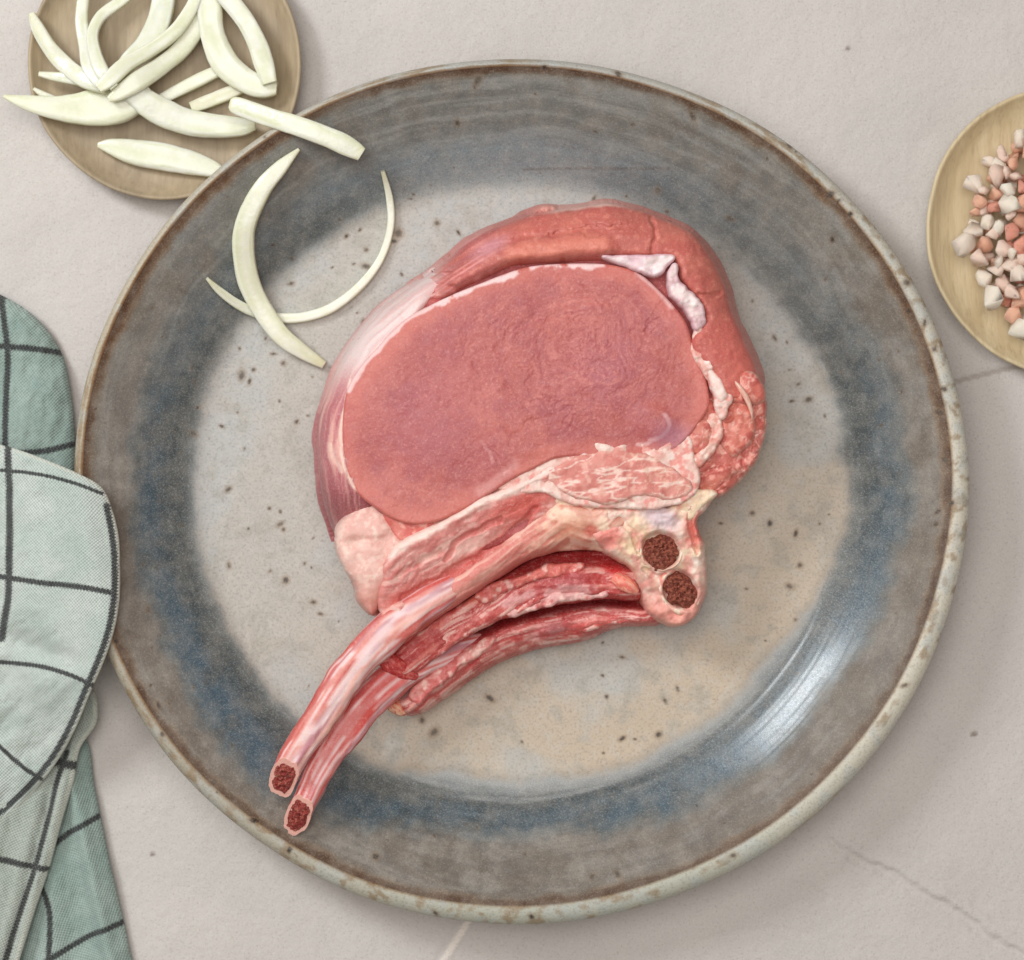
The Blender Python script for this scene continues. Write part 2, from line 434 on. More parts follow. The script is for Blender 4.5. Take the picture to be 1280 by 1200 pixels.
# ------------------------------------------------------------------ table
def build_table():
    fx = np.concatenate([np.linspace(-420, -172, 40)[:-1], np.arange(-172, 172.1, .75), np.linspace(172, 420, 40)[1:]])
    fy = np.concatenate([np.linspace(-400, -160, 40)[:-1], np.arange(-160, 160.1, .75), np.linspace(160, 400, 40)[1:]])
    X, Y = np.meshgrid(fx, fy); PX = X / MMPX + 640; PY = 600 - Y / MMPX
    Z = (fbm(X / 26, Y / 26, 3, 4) - .5) * 1.1 + (fbm(X / 3.5, Y / 3.5, 9, 3) - .5) * .10
    c = np.zeros(X.shape + (3,)) + (200, 193, 188)
    c = mixc(c, (204, 197, 191), ss(.5, .7, fbm(X / 60, Y / 60, 21)))
    c = mixc(c, (196, 190, 185), ss(.5, .72, fbm(X / 45, Y / 45, 22)) * .6)
    # trowel marks and hairlines
    g = line(PX, PY, [(1040, 1050), (1075, 1078), (1110, 1092), (1150, 1118), (1195, 1140), (1230, 1168), (1290, 1205)], 7, wob=10, seed=4)
    Z -= g * .7
    r = line(PX, PY, [(1040, 1040), (1080, 1068), (1115, 1080), (1155, 1104), (1200, 1128), (1236, 1155), (1290, 1190)], 8, wob=10, seed=4)
    Z += r * .6
    for pts, w, dep in (([(990, 1105), (1015, 1112), (1034, 1126)], 5, .4), ([(1052, 1050), (1056, 1066), (1053, 1075)], 6, -.4),
                        ([(1185, 480), (1230, 468), (1300, 452)], 4, .35), ([(880, 1175), (960, 1160), (1010, 1168)], 4, .15)):
        Z -= line(PX, PY, pts, w, wob=6, seed=8) * dep
    l = line(PX, PY, [(592, 1140), (575, 1168), (550, 1208)], 4, .8); Z += l * .25; c = mixc(c, (236, 224, 214), l * .95)
    l = line(PX, PY, [(584, 1142), (568, 1166), (543, 1206)], 4, 1.); Z -= l * .3
    l = line(PX, PY, [(1185, 480), (1230, 468), (1300, 452)], 3, .8); c = mixc(c, (150, 136, 128), l * .6)
    for px, py, w in ((1218, 918, 4), (190, 1068, 3), (340, 40, 3), (1060, 60, 3)):
        c = mixc(c, (120, 104, 98), blob(PX, PY, px, py, w, w * .7))
    ny, nx = X.shape
    # keep the table level and clear of everything that stands on it
    Z = np.minimum(Z, .55) - .62
    i = np.arange(ny * nx).reshape(ny, nx)
    F = np.stack([i[:-1, :-1], i[:-1, 1:], i[1:, 1:], i[1:, :-1]], -1).reshape(-1, 4).tolist()
    o = link_mesh('table_surface', np.stack([X, Y, Z], -1).reshape(-1, 3), F, M['table'], col=c.reshape(-1, 3))
    o['kind'] = 'structure'; o['label'] = 'pinkish grey plastered table surface with trowel marks'
build_table()

# ------------------------------------------------------------------ plate
PC = np.array([(645 - 640) * MMPX * .97, -(606 - 600) * MMPX * .97])
def plate_prof():
    """(radius, z, tag) of the upper side from the centre outwards, over the lip and back under to the foot"""
    up = [(0, 6.0), (40, 6.0), (80, 6.1), (92, 6.5), (98, 7.6), (104, 9.8), (110, 12.6), (117, 16.2), (124, 19.8), (129.5, 22.6), (131.2, 23.6)]
    lip = [(131.8, 24.1), (132.8, 24.5), (134.2, 24.4), (135.6, 23.7), (136.7, 22.4), (137.0, 20.9), (136.3, 19.4)]
    und = [(133.5, 17.2), (128, 14.2), (118, 9.2), (106, 4.6), (96, 2.0), (92, .3), (88, 0), (84, .6), (82, 1.4), (50, 1.6), (0, 1.6)]
    return up, lip, und
def build_plate():
    up, lip, und = plate_prof()
    A = spline(up, .48); B = spline(np.array(lip), .3); Cc = spline(np.array(und), 2.2)
    A = A[A[:, 0] > 0]
    prof = np.concatenate([A, B, Cc[:-1]]); na, nb = len(A), len(A) + len(B)
    nth = 1300; th = np.arange(nth) / nth * 2 * math.pi          # th measured in the picture: 0 = right, 90 = down
    R, TH = np.meshgrid(prof[:, 0], th, indexing='ij'); Z = np.repeat(prof[:, 1:2], nth, 1)
    ct, st = np.cos(TH), np.sin(TH); TM = np.abs(TH - math.pi) + 1.7 * st + .8 * np.sin(2 * TH)
    # hand thrown: slightly out of round; the lip is broader at the lower right
    out = np.clip((prof[:, 0] - 60) / 76, 0, 1)[:, None]
    circ = 1 + out * (.0050 * np.cos(2 * TH) + .003 * np.cos(3 * TH + 1.) + .0012 * np.cos(7 * TH + .6) + .0008 * np.cos(13 * TH))
    lipw = np.zeros(len(prof)); lipw[na:nb] = (prof[na:nb, 0] - 131.2)
    k = .46 + .72 * (.5 + .5 * np.cos(TH - .95)) ** 1.3
    RR = np.where((np.arange(len(prof)) >= na)[:, None] & (np.arange(len(prof)) < nb)[:, None], 131.2 + (R - 131.2) * k, R)
    RR = RR * circ
    Z = Z + np.where((np.arange(len(prof)) < nb)[:, None], out ** 3 * (.35 * np.cos(TH * 2 + 2) + .25 * np.cos(3 * TH) + .18 * (fbm(TM * 3.5, TM * 0, 5) - .5)), 0)
    X = PC[0] + RR * ct; Y = PC[1] - RR * st * .975
    upm = (np.arange(len(prof)) < na)[:, None]
    wall = ss(93, 104, R)
    Z = Z + np.where(upm, wall * ((fbm(R / 2.6, TM * 1.5, 12, 3) - .5) * .30) + (1 - wall) * (fbm(X / 9, Y / 9, 14, 3) - .5) * .25, 0)
    PX = X / (MMPX * .978) + 640; PY = 600 - Y / (MMPX * .978)
    # --- glaze colours
    n1 = fbm(X / 22, Y / 22, 31, 4); n2 = fbm(X / 5, Y / 5, 32, 4); n3 = fbm(X / 1.6, Y / 1.6, 33, 3)
    deg = np.degrees(TH)
    def ang(c, w): return np.exp(-(((deg - c + 180) % 360 - 180) / w) ** 2)
    c = np.zeros(X.shape + (3,)) + (180, 175, 167)
    c = mixc(c, (194, 176, 154), ss(-.2, .9, (PX - 640) / 420 * .45 + (PY - 600) / 380 * .75))      # warm light tint painted in towards the lower right
    c = mixc(c, (176, 179, 178), ss(.45, .7, n1) * .7)
    c = mixc(c, (160, 155, 145), ss(.52, .75, n2) * .5)
    c = mixc(c, (196, 190, 182), ss(.56, .72, n3) * .35)
    rw = 98.5 + 2.2 * np.cos(2 * TH) + (fbm(TM * 2.2, TM * 0 + 2, 41) - .5) * 9 + (n2 - .5) * 2.5 + ang(90, 22) * -4 - ang(35, 20) * 3 - ang(130, 18) * -3
    edge = ss(rw - 3.0, rw + 6.0, R)
    ring = (108, 104, 98); c2 = np.zeros(X.shape + (3,)) + ring
    streak = fbm(R / 1.7 + n1 * 3, TM * 2.6, 52, 4)
    c2 = mixc(c2, (112, 101, 91), ss(.40, .66, streak) * .8)
    c2 = mixc(c2, (140, 131, 122), ss(.52, .30, streak) * .6)
    blot = fbm(X / 6, Y / 6, 55, 5, .6); c2 = mixc(c2, (142, 136, 127), ss(.52, .68, blot) * .6); c2 = mixc(c2, (98, 88, 78), ss(.48, .34, blot) * .55)
    c2 = mixc(c2, (132, 120, 110), ang(0, 50) * .4 + ang(172, 40) * .4)
    c2 = mixc(c2, mixc((128, 130, 127), (104, 106, 103), ss(.42, .62, streak)), ang(262, 70) * .85)
    c2 = mixc(c2, (100, 86, 72), ss(.5, .68, fbm(X / 9, Y / 9, 57, 4)) * (.12 + .4 * ang(0, 60) + .4 * ang(180, 50)))
    # pooled blue glaze at the foot of the wall
    bw = 19 + 6 * (fbm(TM * 1.8, TM * 0, 61) - .5) + ang(45, 35) * 4 + ang(140, 30) * 3
    blue = ss(rw - 1, rw + 3, R) * (1 - ss(rw + bw - 7, rw + bw + 3, R + (n2 - .5) * 7))
    amt = np.clip(.45 + .75 * ang(52, 52) + .75 * ang(135, 42) + .4 * ang(180, 22) + .35 * ang(268, 38) + .25 * ang(355, 20) - .2 * ang(318, 20), 0, 1)
    bc = mixc((56, 64, 68), (56, 78, 92), np.clip(ss(rw + 4, rw + 12, R + (n2 - .5) * 8) * (.55 + .6 * ang(138, 26) + .5 * ang(45, 40)), 0, 1))
    bc = mixc(bc, (52, 60, 63), ss(.52, .72, fbm(X / 7, Y / 7, 66, 4)) * .65)
    bc = mixc(bc, (142, 150, 153), ang(268, 34) * .75)  # paler highlight band painted in along the top of the ring
    c2 = mixc(c2, bc, blue * amt)
    dk = ss(rw + 0, rw + 4, R) * (1 - ss(rw + 6, rw + 14, R + (n2 - .5) * 5))
    c2 = mixc(c2, (62, 67, 66), dk * np.clip(.3 + .5 * ang(228, 16) + .5 * ang(190, 14) + .55 * ang(160, 30) + .5 * ang(100, 30) + .5 * ang(350, 16) + .4 * ang(40, 25) - .5 * ang(275, 30), 0, .85))
    c = mixc(c, c2, edge)
    bl = blue * amt
    # brown breaking line at the lip
    brk = ss(127.2, 130.6, R + (n2 - .5) * 2.5) * upm
    c = mixc(c, (112, 78, 48), brk * np.clip(.35 + .6 * ang(215, 26) + .5 * ang(330, 24) + .3 * ang(0, 25) + .2 * ang(60, 20) + (fbm(TM * 9, TM * 0, 71) - .5), 0, .95))
    dl = ss(129.0, 130.3, R + (n2 - .5) * 2.2) * upm; c = mixc(c, (78, 52, 34), dl * np.clip(.75 + (fbm(TM * 14, TM * 0 + 5, 72) - .5) * 1.6, 0, .9))
    lipm = (np.arange(len(prof)) >= na)[:, None] & np.ones_like(upm)
    lc = np.zeros(X.shape + (3,)) + (188, 182, 168)
    lc = mixc(lc, (208, 200, 184), ang(25, 45)); lc = mixc(lc, (168, 170, 156), ang(85, 40) * .9)
    lc = mixc(lc, (150, 140, 122), ang(150, 40) * .8); lc = mixc(lc, (176, 160, 134), ang(200, 35) * .7); lc = mixc(lc, (162, 160, 154), ang(275, 40) * .9)
    lc = mixc(lc, (130, 104, 74), ss(.56, .74, fbm(TM * 16, R / 2.5, 75, 4)) * .6)
    lc = mixc(lc, (150, 102, 56), (1 - ss(131.2, 132.2, RR / circ)) * np.clip(.75 + .4 * ang(170, 70) + (fbm(TM * 8, TM * 0, 77) - .5), 0, .9))
    lc = mixc(lc, (172, 178, 178), ss(.55, .7, n2) * .4)
    c = np.where(lipm[..., None], lc, c)
    # iron specks where the photograph has them, and finer ones scattered
    spk = [(496,287,6),(490,297,3.5),(455,329,5),(455,308,3),(430,291,3),(447,283,2.5),(545,274,4),(572,286,3),(500,339,2.5),(452,399,3.5),
           (360,351,3.5),(337,440,3),(350,452,3.5),(297,467,6),(307,475,3.5),(312,460,3),(236,541,4.5),(272,532,3),(242,508,2.5),(280,612,4),(346,656,4),
           (350,663,3),(346,640,2.5),(281,708,3.5),(353,727,4.5),(388,755,3.5),(397,770,3),(332,636,2.5),(367,526,3),(744,243,3),(824,234,4),(836,260,3),
           (973,420,3.5),(945,373,2),(1016,498,4.5),(995,500,3),(945,642,3.5),(967,655,4),(1000,668,4),(1005,708,3.5),(992,735,4.5),(612,877,5),(526,905,4),
           (541,920,6),(780,928,4),(826,923,4.5),(834,880,3),(850,865,3),(760,875,3),(905,655,2.5),(780,825,3),(755,848,2.5),(860,100,5),(597,103,6),(680,88,4),
           (772,96,5),(865,147,5),(572,152,4),(1035,245,6),(1046,253,3),(1130,355,5),(1133,390,4),(1152,405,4),(1164,437,4),(1176,487,4),(1172,516,5),(1178,575,5),
           (1186,629,4),(1170,640,4),(1168,655,4),(185,762,4),(200,880,4),(206,916,3.5),(270,975,5),(320,1023,5),(470,1070,5),(485,1103,4),(364,1059,4),
           (740,1095,4),(772,1092,5),(545,1138,4),(664,1142,4),(915,1066,4),(1127,855,4),(1000,845,2.5),(345,500,2),(300,560,2),(1040,300,4),(1110,300,4),
           (915,270,4),(985,185,4),(1060,270,4),(820,90,3),(140,790,6),(148,800,4)]
    rs = np.random.RandomState(4)
    for _ in range(150):
        a = rs.rand() * 6.28; r = math.sqrt(rs.rand()) * 545; spk.append((642 + math.cos(a) * r, 603 + math.sin(a) * r, 1.2 + rs.rand() * 1.1))
    topm = np.repeat((np.arange(len(prof)) < nb)[:, None], nth, 1)
    sub = np.nonzero(topm); px_, py_ = PX[sub], PY[sub]; f = np.zeros(px_.shape); fw = np.zeros(px_.shape)
    order = np.argsort(px_); sx = px_[order]
    for q, (a, b, r) in enumerate(spk):
        lo, hi = np.searchsorted(sx, [a - r * 2, a + r * 2]); ids = order[lo:hi]
        e = 1 + .3 * math.sin(q * 2.1); ca, sa = math.cos(q * 1.7), math.sin(q * 1.7); ux = px_[ids] - a; uy = py_[ids] - b; dd = np.hypot((ux * ca + uy * sa) * e, (uy * ca - ux * sa) / e)
        f[ids] = np.maximum(f[ids], (1 - ss(r * .45, r * .95, dd)) * (.55 + .45 * ((q * 37) % 10) / 10)); fw[ids] = np.maximum(fw[ids], 1 - ss(r * .8, r * 1.9, dd))
    cs = c[sub]; cs = mixc(cs, (120, 92, 66), fw * .35); cs = mixc(cs, (44, 34, 26), f); c[sub] = cs
    hl = line(PX[:na], PY[:na], [(655, 207), (720, 206), (838, 208)], 1.6, .6); c[:na] = mixc(c[:na], (84, 82, 80), hl * .7)
    root = thing('dinner_plate', 'large round speckled grey blue stoneware plate under the raw rib chop', 'plate', (PC[0], PC[1], 0))
    V = np.stack([X, Y, Z], -1); n = len(prof)
    ids = np.arange(n * nth).reshape(n, nth)
    def quads(a, b):
        i = ids[a:b]; return np.stack([i[:-1], i[1:], np.roll(i, -1, 1)[1:], np.roll(i, -1, 1)[:-1]], -1).reshape(-1, 4)[:, ::-1]
    Vf = V.reshape(-1, 3); Cf = c.reshape(-1, 3); Bf = bl.reshape(-1)
    Fall = quads(0, n)
    # vertex normals of the whole so that the parts meet without a crease
    e1 = Vf[Fall[:, 2]] - Vf[Fall[:, 0]]; e2 = Vf[Fall[:, 3]] - Vf[Fall[:, 1]]; fn = np.cross(e1, e2)
    vnm = np.zeros_like(Vf)
    for k_ in range(4):
        for ax in range(3): vnm[:, ax] += np.bincount(Fall[:, k_], fn[:, ax], len(Vf))
    vnm /= np.linalg.norm(vnm, axis=1)[:, None] + 1e-12
    if vnm[ids[5, 0]][2] < 0: raise RuntimeError('plate normals')
    for name, a, b in (('bowl', 0, na), ('rim', na - 1, nb + 1), ('underside', nb, n)):
        Fq = quads(a, b); lo = a * nth; hi = b * nth
        Fl = (Fq - lo).tolist(); vv = Vf[lo:hi]; cc = Cf[lo:hi]; bb = Bf[lo:hi]; nn = vnm[lo:hi]
        if name != 'rim':          # close the middle
            row = (ids[0] if a == 0 else ids[n - 1]) - lo
            ctr = np.array([[PC[0], PC[1], vv[row][:, 2].mean()]]); vv = np.concatenate([vv, ctr]); cc = np.concatenate([cc, cc[row].mean(0)[None]]); bb = np.append(bb, 0.)
            kk = len(vv) - 1; nn = np.concatenate([nn, [[0, 0, 1.0 if a == 0 else -1.0]]])
            for i in range(nth):
                p, q = row[i], row[(i + 1) % nth]
                Fl.append((q, p, kk) if a == 0 else (p, q, kk))
        o = link_mesh(name, vv, Fl, M['glaze'], root, (PC[0], PC[1], 0), cc, {'blue': bb})
        o.data.normals_split_custom_set_from_vertices(nn.tolist())
    return root
build_plate()
_u = spline(plate_prof()[0], .5)
def plate_z(x, y):
    r = np.hypot(x - PC[0], (y - PC[1]) / .975)
    return np.interp(r, _u[:, 0], _u[:, 1])

# ------------------------------------------------------------------ wooden dishes
def dish(name, mat, label, cpx, rad_px, h0, wob, seed):
    c = to_mm(np.array(cpx, float), h0); r0 = rad_px * sc(h0)
    prof = [(0, 4.2), (r0 * .4, 4.2), (r0 * .72, 4.4), (r0 * .86, 5.4), (r0 * .94, 7.4), (r0 * .972, 8.7), (r0 * .986, 9.0), (r0 * 1.0, 8.6),
            (r0 * .995, 7.6), (r0 * .95, 4.6), (r0 * .84, 1.2), (r0 * .74, 0), (r0 * .4, 0), (0, 0)]
    P = spline(prof, .9); P = P[P[:, 0] > .01]
    nth = 220; th = np.arange(nth) / nth * 2 * math.pi
    rr = 1 + wob * ((fbm(np.cos(th) * 1.3 + 4, np.sin(th) * 1.3, seed, 3) - .5) * 2)
    X = c[0] + P[:, :1] * np.cos(th) * rr; Y = c[1] + P[:, :1] * np.sin(th) * rr
    Z = np.repeat(P[:, 1:2], nth, 1) + (fbm(X / 6, Y / 6, seed + 3) - .5) * .35 * (P[:, 1:2] > 3)
    n = len(P); ids = np.arange(n * nth).reshape(n, nth)
    F = np.stack([ids[:-1], ids[1:], np.roll(ids, -1, 1)[1:], np.roll(ids, -1, 1)[:-1]], -1).reshape(-1, 4).tolist()
    V = np.stack([X, Y, Z], -1).reshape(-1, 3); V = np.concatenate([V, [[c[0], c[1], 4.2], [c[0], c[1], 0]]])
    for i in range(nth):
        F.append((ids[0, (i + 1) % nth], n * nth, ids[0, i])); F.append((ids[-1, i], n * nth + 1, ids[-1, (i + 1) % nth]))
    return tag(link_mesh(name, V, F, mat, None, (c[0], c[1], 0)), label, 'dish')
dish('wooden_dish', M['wood_a'], 'brown wooden dish holding a heap of sliced onion', (205, 78), 171, 9, .018, 11)
dish('wooden_dish', M['wood_b'], 'pale wooden dish holding pink and white salt crystals', (1338, 288), 180, 9, .03, 12)

# ------------------------------------------------------------------ onion slices
def onion(path, label, tint=(226, 224, 200), h0=14, power=4.5, roll=0.0, lift=True, seed=0):
    P = np.array(path, float)
    for q_ in P:                                   # rest on the plate where there is plate below
        p_ = to_mm(q_[:2], h0)
        if math.hypot(p_[0] - PC[0], (p_[1] - PC[1]) / .975) < 131 and lift: q_[2] = max(q_[2], float(plate_z(p_[0], p_[1])) + q_[4] + .25)
    def colf(PX, PY, t, th):
        c = np.zeros(PX.shape + (3,)) + (np.asarray(tint, float) * .45 + np.array((234, 233, 222)) * .55) * .97
        c = mixc(c, (206, 210, 168), (fbm(np.cos(th) * 2.2 + 5, t * 1.4, 5 + seed) > .56) * .30)
        c = mixc(c, (232, 231, 216), ss(.45, .7, fbm(np.cos(th) * 4, t * 5, 9 + seed)) * .7)
        c = mixc(c, (200, 204, 162), ss(.54, .66, fbm(np.cos(th) * 9 + seed, t * 2.2, 15 + seed, 3)) * .45)
        c = mixc(c, (204, 200, 150), (ss(.86, 1.0, np.abs(t * 2 - 1))) * .35)
        return c
    def dsp(L, th): return (fbm(np.cos(th) * 5 + seed, L / 16, 3 + seed, 2) - .5) * .14 + (fbm(L / 5, np.sin(th) + seed, 8) - .5) * .10
    mm0 = to_mm(P[:, :2], h0); org = (mm0[:, 0].mean(), mm0[:, 1].mean(), (P[:, 2] - P[:, 4]).min())
    o = tube('onion_slice', M['onion'], P, h0, None, org, 24, .7, colf, dsp, power=power, roll=roll)
    return tag(o, label, 'onion', 'onion slices')
# on the plate:      px, py, z, half width px, half height mm
onion([(260,349,12.4,2,1.0),(275,364,10.2,5,1.1),(297,380,8.6,6,1.2),(322,391,7.6,6,1.2),(350,396,7.4,6.5,1.2),(382,394,7.3,6.5,1.2),(415,382,7.3,6,1.2),(450,354,7.3,5.5,1.2),
       (475,320,7.3,5,1.1),(487,281,7.3,4.5,1.1),(486,246,8.2,4.5,1.0),(478,213,10.6,2.5,.9)], 'thin curved onion strip on the plate, passing under a broad crescent', seed=2)
onion([(376,190,17.6,2,.8),(352,214,15.8,9,1.6),(328,242,13.6,11.5,2.),(307,288,11.8,13.5,2.2),(307,336,11.2,14,2.2),(320,374,11.4,13,2.1),(347,415,10.2,12,2.0),(374,437,9.0,10,1.7),(403,455,7.6,5,1.2)],
      'broad onion crescent on the plate beside the meat', (226, 222, 192), seed=1)
onion([(287,128,21.5,6,.9),(296,131,22.0,11,1.2),(335,146,24.0,12,1.3),(375,159,25.9,12.5,1.3),(415,174,25.2,13,1.3),(440,186,24.2,12,1.2),(452,193,23.8,9,1.0)],
      'flat straight onion strip bridging the wooden dish and the plate rim', (228, 226, 204), 24, 4.0, seed=3)
# heaped in the brown dish
onion([(118,178,7.2,3,.8),(135,180,7.0,10,1.5),(165,187,6.8,16,2.),(200,192,6.8,17,2.1),(235,200,7.0,15,1.9),(262,208,7.6,11,1.5),(278,214,8.2,5,1.0)],
      'boat shaped white onion petal lying lowest in the dish below the heap', (232, 230, 214), lift=False, seed=4)
onion([(4,120,13.5,2,.8),(30,127,12.6,9,1.4),(70,134,11.4,15,2.1),(110,134,11.0,22,2.6),(145,128,11.2,25,2.8),(172,118,12.0,18,2.3),(185,108,12.4,9,1.5)],
      'wide pointed onion petal jutting out over the dish edge', (228, 226, 190), lift=False, seed=5)
onion([(150,112,13.5,7,1.2),(172,122,13.0,15,2.0),(200,138,11.4,17,2.3),(235,151,10.2,16,2.2),(275,156,10.0,14,2.0),(302,157,10.4,11,1.7),(318,156,10.8,5,1.0)],
      'long white onion petal curving from the heap to the plate rim', (230, 228, 210), lift=False, seed=6)
onion([(38,15,11.5,4,1.2),(45,32,11.3,8,1.5),(60,58,10.6,9.5,1.7),(80,80,11.6,11,1.7),(106,100,14.5,11,1.6),(136,112,16.5,7,1.4)], 'short onion spike with pinkish tip at the edge of the heap', (228, 220, 202), seed=7)
onion([(106,-30,10,7,1.4),(102,-5,10,7.5,1.4),(100,25,10.4,8,1.4),(106,55,12.,9,1.5),(115,88,15.5,10,1.5),(132,112,17.,7,1.3)], 'upright narrow onion strip standing beside an arched one', (230, 228, 212), seed=8)
onion([(175,-22,9,6,1.2),(146,0,9.4,7,1.3),(124,18,10.4,7,1.4),(115,40,12.,7,1.4),(119,66,14.6,8,1.4),(130,92,17.2,9,1.4),(146,112,18.,6,1.2)], 'thin arched onion strip leaning into the heap', (228, 226, 200), seed=9)
onion([(206,-40,8.,14,1.7),(202,-5,8.4,15,1.8),(195,28,9.6,15,1.9),(180,55,11.4,13,1.8),(160,76,13.6,10,1.5),(148,90,14.8,6,1.0)], 'broad translucent white onion strip in the middle of the heap', (226, 228, 220), seed=10)
onion([(248,-22,11.,8,1.4),(240,5,11.2,8.5,1.5),(219,38,12.4,9,1.5),(190,62,14.2,9,1.5),(160,82,16.6,10,1.5),(140,102,18.2,10,1.4),(126,114,18.6,6,1.0)], 'slim yellowish onion strip running up from the heap', (230, 228, 196), seed=11)
onion([(256,-10,9.,8,1.4),(250,20,9.4,10,1.6),(228,56,10.6,11,1.7),(200,82,12.6,11,1.7),(174,102,15.6,12,1.6),(152,118,16.8,9,1.3),(138,126,16.8,4,1.)], 'thicker yellowish onion strip beside the slim one', (226, 224, 188), seed=12)
onion([(262,-25,10.,14,2.0),(260,10,10.,16,2.2),(265,45,10.,16,2.3),(281,78,10.,17,2.4),(308,100,10.2,15,2.1),(330,107,10.6,14,1.8),(345,109,10.8,8,1.2)], 'heavy curved onion piece forming the left side of a loop', (232, 228, 206), seed=13)
onion([(268,-20,13.4,10,1.6),(290,4,13,12,1.7),(308,28,12.4,12,1.8),(322,55,12.4,12.5,1.8),(330,80,13,12.5,1.7),(337,104,13.4,9,1.3)], 'onion piece closing the right side of a loop', (226, 224, 206), seed=14)
onion([(47,91,11.5,3,.9),(65,94,11.6,5.5,1.1),(90,98,12.6,7,1.3),(112,104,14,6,1.2)], 'small pointed onion sliver above the wide petal', (228, 226, 200), seed=15)
onion([(39,108,9.6,2,.7),(48,114,9.2,4,.9),(60,120,8.8,5,.9),(74,124,8.8,3,.8)], 'tiny onion sliver half hidden by the wide petal', (222, 216, 184), seed=16)
onion([(198,122,9.2,7,1.2),(220,110,8.6,8,1.4),(245,97,8.2,8.5,1.4),(272,84,8.0,7,1.1)], 'straight pale onion strip below the loop', (228, 224, 190), seed=17)
onion([(236,132,8.4,7,1.2),(258,123,7.6,8.5,1.4),(282,113,7.2,8.5,1.4),(304,104,7.0,6,1.1)], 'tan tinted onion strip in shade below the loop', (214, 200, 160), seed=18)

# ------------------------------------------------------------------ salt crystals
def salt():
    rng_ = random.Random(7); meshes = []
    for k in range(9):
        bm = bmesh.new()
        for _ in range(13):
            v = Vector((rng_.gauss(0, 1), rng_.gauss(0, 1), rng_.gauss(0, 1))).normalized()
            q = max(abs(v.x), abs(v.y), abs(v.z)); v = v.lerp(v / q, .55)
            bm.verts.new(v * rng_.uniform(.88, 1.0))
        r = bmesh.ops.convex_hull(bm, input=bm.verts[:])
        bmesh.ops.delete(bm, geom=list({e for e in r['geom_interior'] + r['geom_unused'] if isinstance(e, bmesh.types.BMVert)}), context='VERTS')
        bmesh.ops.bevel(bm, geom=bm.edges[:], offset=.20, segments=2, affect='EDGES', clamp_overlap=True)
        me = bpy.data.meshes.new('salt_crystal'); bm.to_mesh(me); bm.free(); me.materials.append(M['salt'])
        me.polygons.foreach_set('use_smooth', np.full(len(me.polygons), True)); meshes.append(me)
    cols = {'w': ((255, 236, 218), 'white'), 'p': ((252, 216, 198), 'pale pink'), 'o': ((246, 176, 140), 'orange'), 'r': ((232, 134, 106), 'dark red')}
    spots = [(1276,173,'w',13),(1238,201,'w',10),(1257,192,'p',10),(1265,205,'o',11),(1218,231,'w',14),(1244,222,'p',13),(1257,216,'p',9),(1224,252,'o',12),(1218,266,'o',10),
             (1241,260,'r',9),(1257,239,'w',12),(1258,258,'w',14),(1276,237,'r',11),(1276,256,'o',11),(1218,287,'w',12),(1233,277,'w',11),(1245,287,'w',11),(1261,292,'r',12),
             (1276,278,'o',13),(1205,306,'w',15),(1232,306,'o',11),(1252,312,'p',12),(1273,308,'r',12),(1224,324,'p',14),(1248,329,'w',11),(1261,332,'p',11),(1276,325,'p',11),
             (1232,347,'w',13),(1256,357,'p',12),(1271,345,'w',12),(1241,371,'w',13),(1277,374,'o',13),(1267,394,'o',11),(1279,412,'w',13),(1284,190,'o',11),(1262,270,'p',9),(1212,300,'w',8),
             (1229,238,'p',9),(1247,207,'w',8),(1268,221,'p',9),(1239,292,'p',8),(1263,318,'w',9),(1243,340,'p',9),(1265,366,'p',10),(1229,262,'p',8)]
    items = []
    for _ in range(420):                                       # the lower crystals of the heap
        a = rng_.uniform(0, 6.28); q = math.sqrt(rng_.random())
        px = 1322 + math.cos(a) * 108 * q; py = 288 + math.sin(a) * 122 * q
        if px < 1350: items.append((px, py, rng_.choice('wwppoor'), rng_.uniform(9, 13), 0))
    for px, py, k, r in spots: items.append((px, py, k, r * (.95 + .3 * rng_.random()), 1))
    placed = []
    for px, py, k, r, top in items:
        p = to_mm(np.array([px, py], float), 12); rad = r * sc(12)
        rho = math.hypot((px - 1322) / 120, (py - 288) / 140)
        z = 4.5 + rad * .72
        sup = [q for q in placed if math.hypot(q[0] - p[0], q[1] - p[1]) < (q[3] + rad) * .80]
        if not top and (len(sup) and rho > .95): continue
        for q in sup:
            dxy = math.hypot(q[0] - p[0], q[1] - p[1]); gap = (q[3] + rad) * .80
            z = max(z, q[2] + math.sqrt(max(gap * gap - dxy * dxy, 0)))
        cap_ = 4.5 + 7 * max(0, 1 - rho * rho) + rad * .6
        if top: z = min(z, cap_ + 5)
        elif z > cap_ or rho > .86: continue
        placed.append((p[0], p[1], z, rad))
        o = bpy.data.objects.new('salt_crystal', rng_.choice(meshes)); COL.objects.link(o)
        o.location = (p[0] / 1000, p[1] / 1000, z / 1000)
        o.rotation_euler = (rng_.uniform(0, 6), rng_.uniform(0, 6), rng_.uniform(0, 6))
        o.scale = (rad * 1.12 / 1000, rad * rng_.uniform(.86, 1.06) / 1000, rad * rng_.uniform(.8, 1.0) / 1000)
        c, nm = cols[k]; j = rng_.uniform(-10, 8)
        o.color = lin4((c[0] + j, c[1] + j, c[2] + j))
        big = 'large ' if r > 14.5 else ('small ' if r < 10.5 else ''); where = 'on top of' if top else 'low in'
        tag(o, big + nm + ' salt crystal ' + where + ' the heap in the pale wooden dish', 'salt crystal', big + nm + ' salt crystals ' + where + ' the heap')
    print('salt crystals', len(placed))
salt()

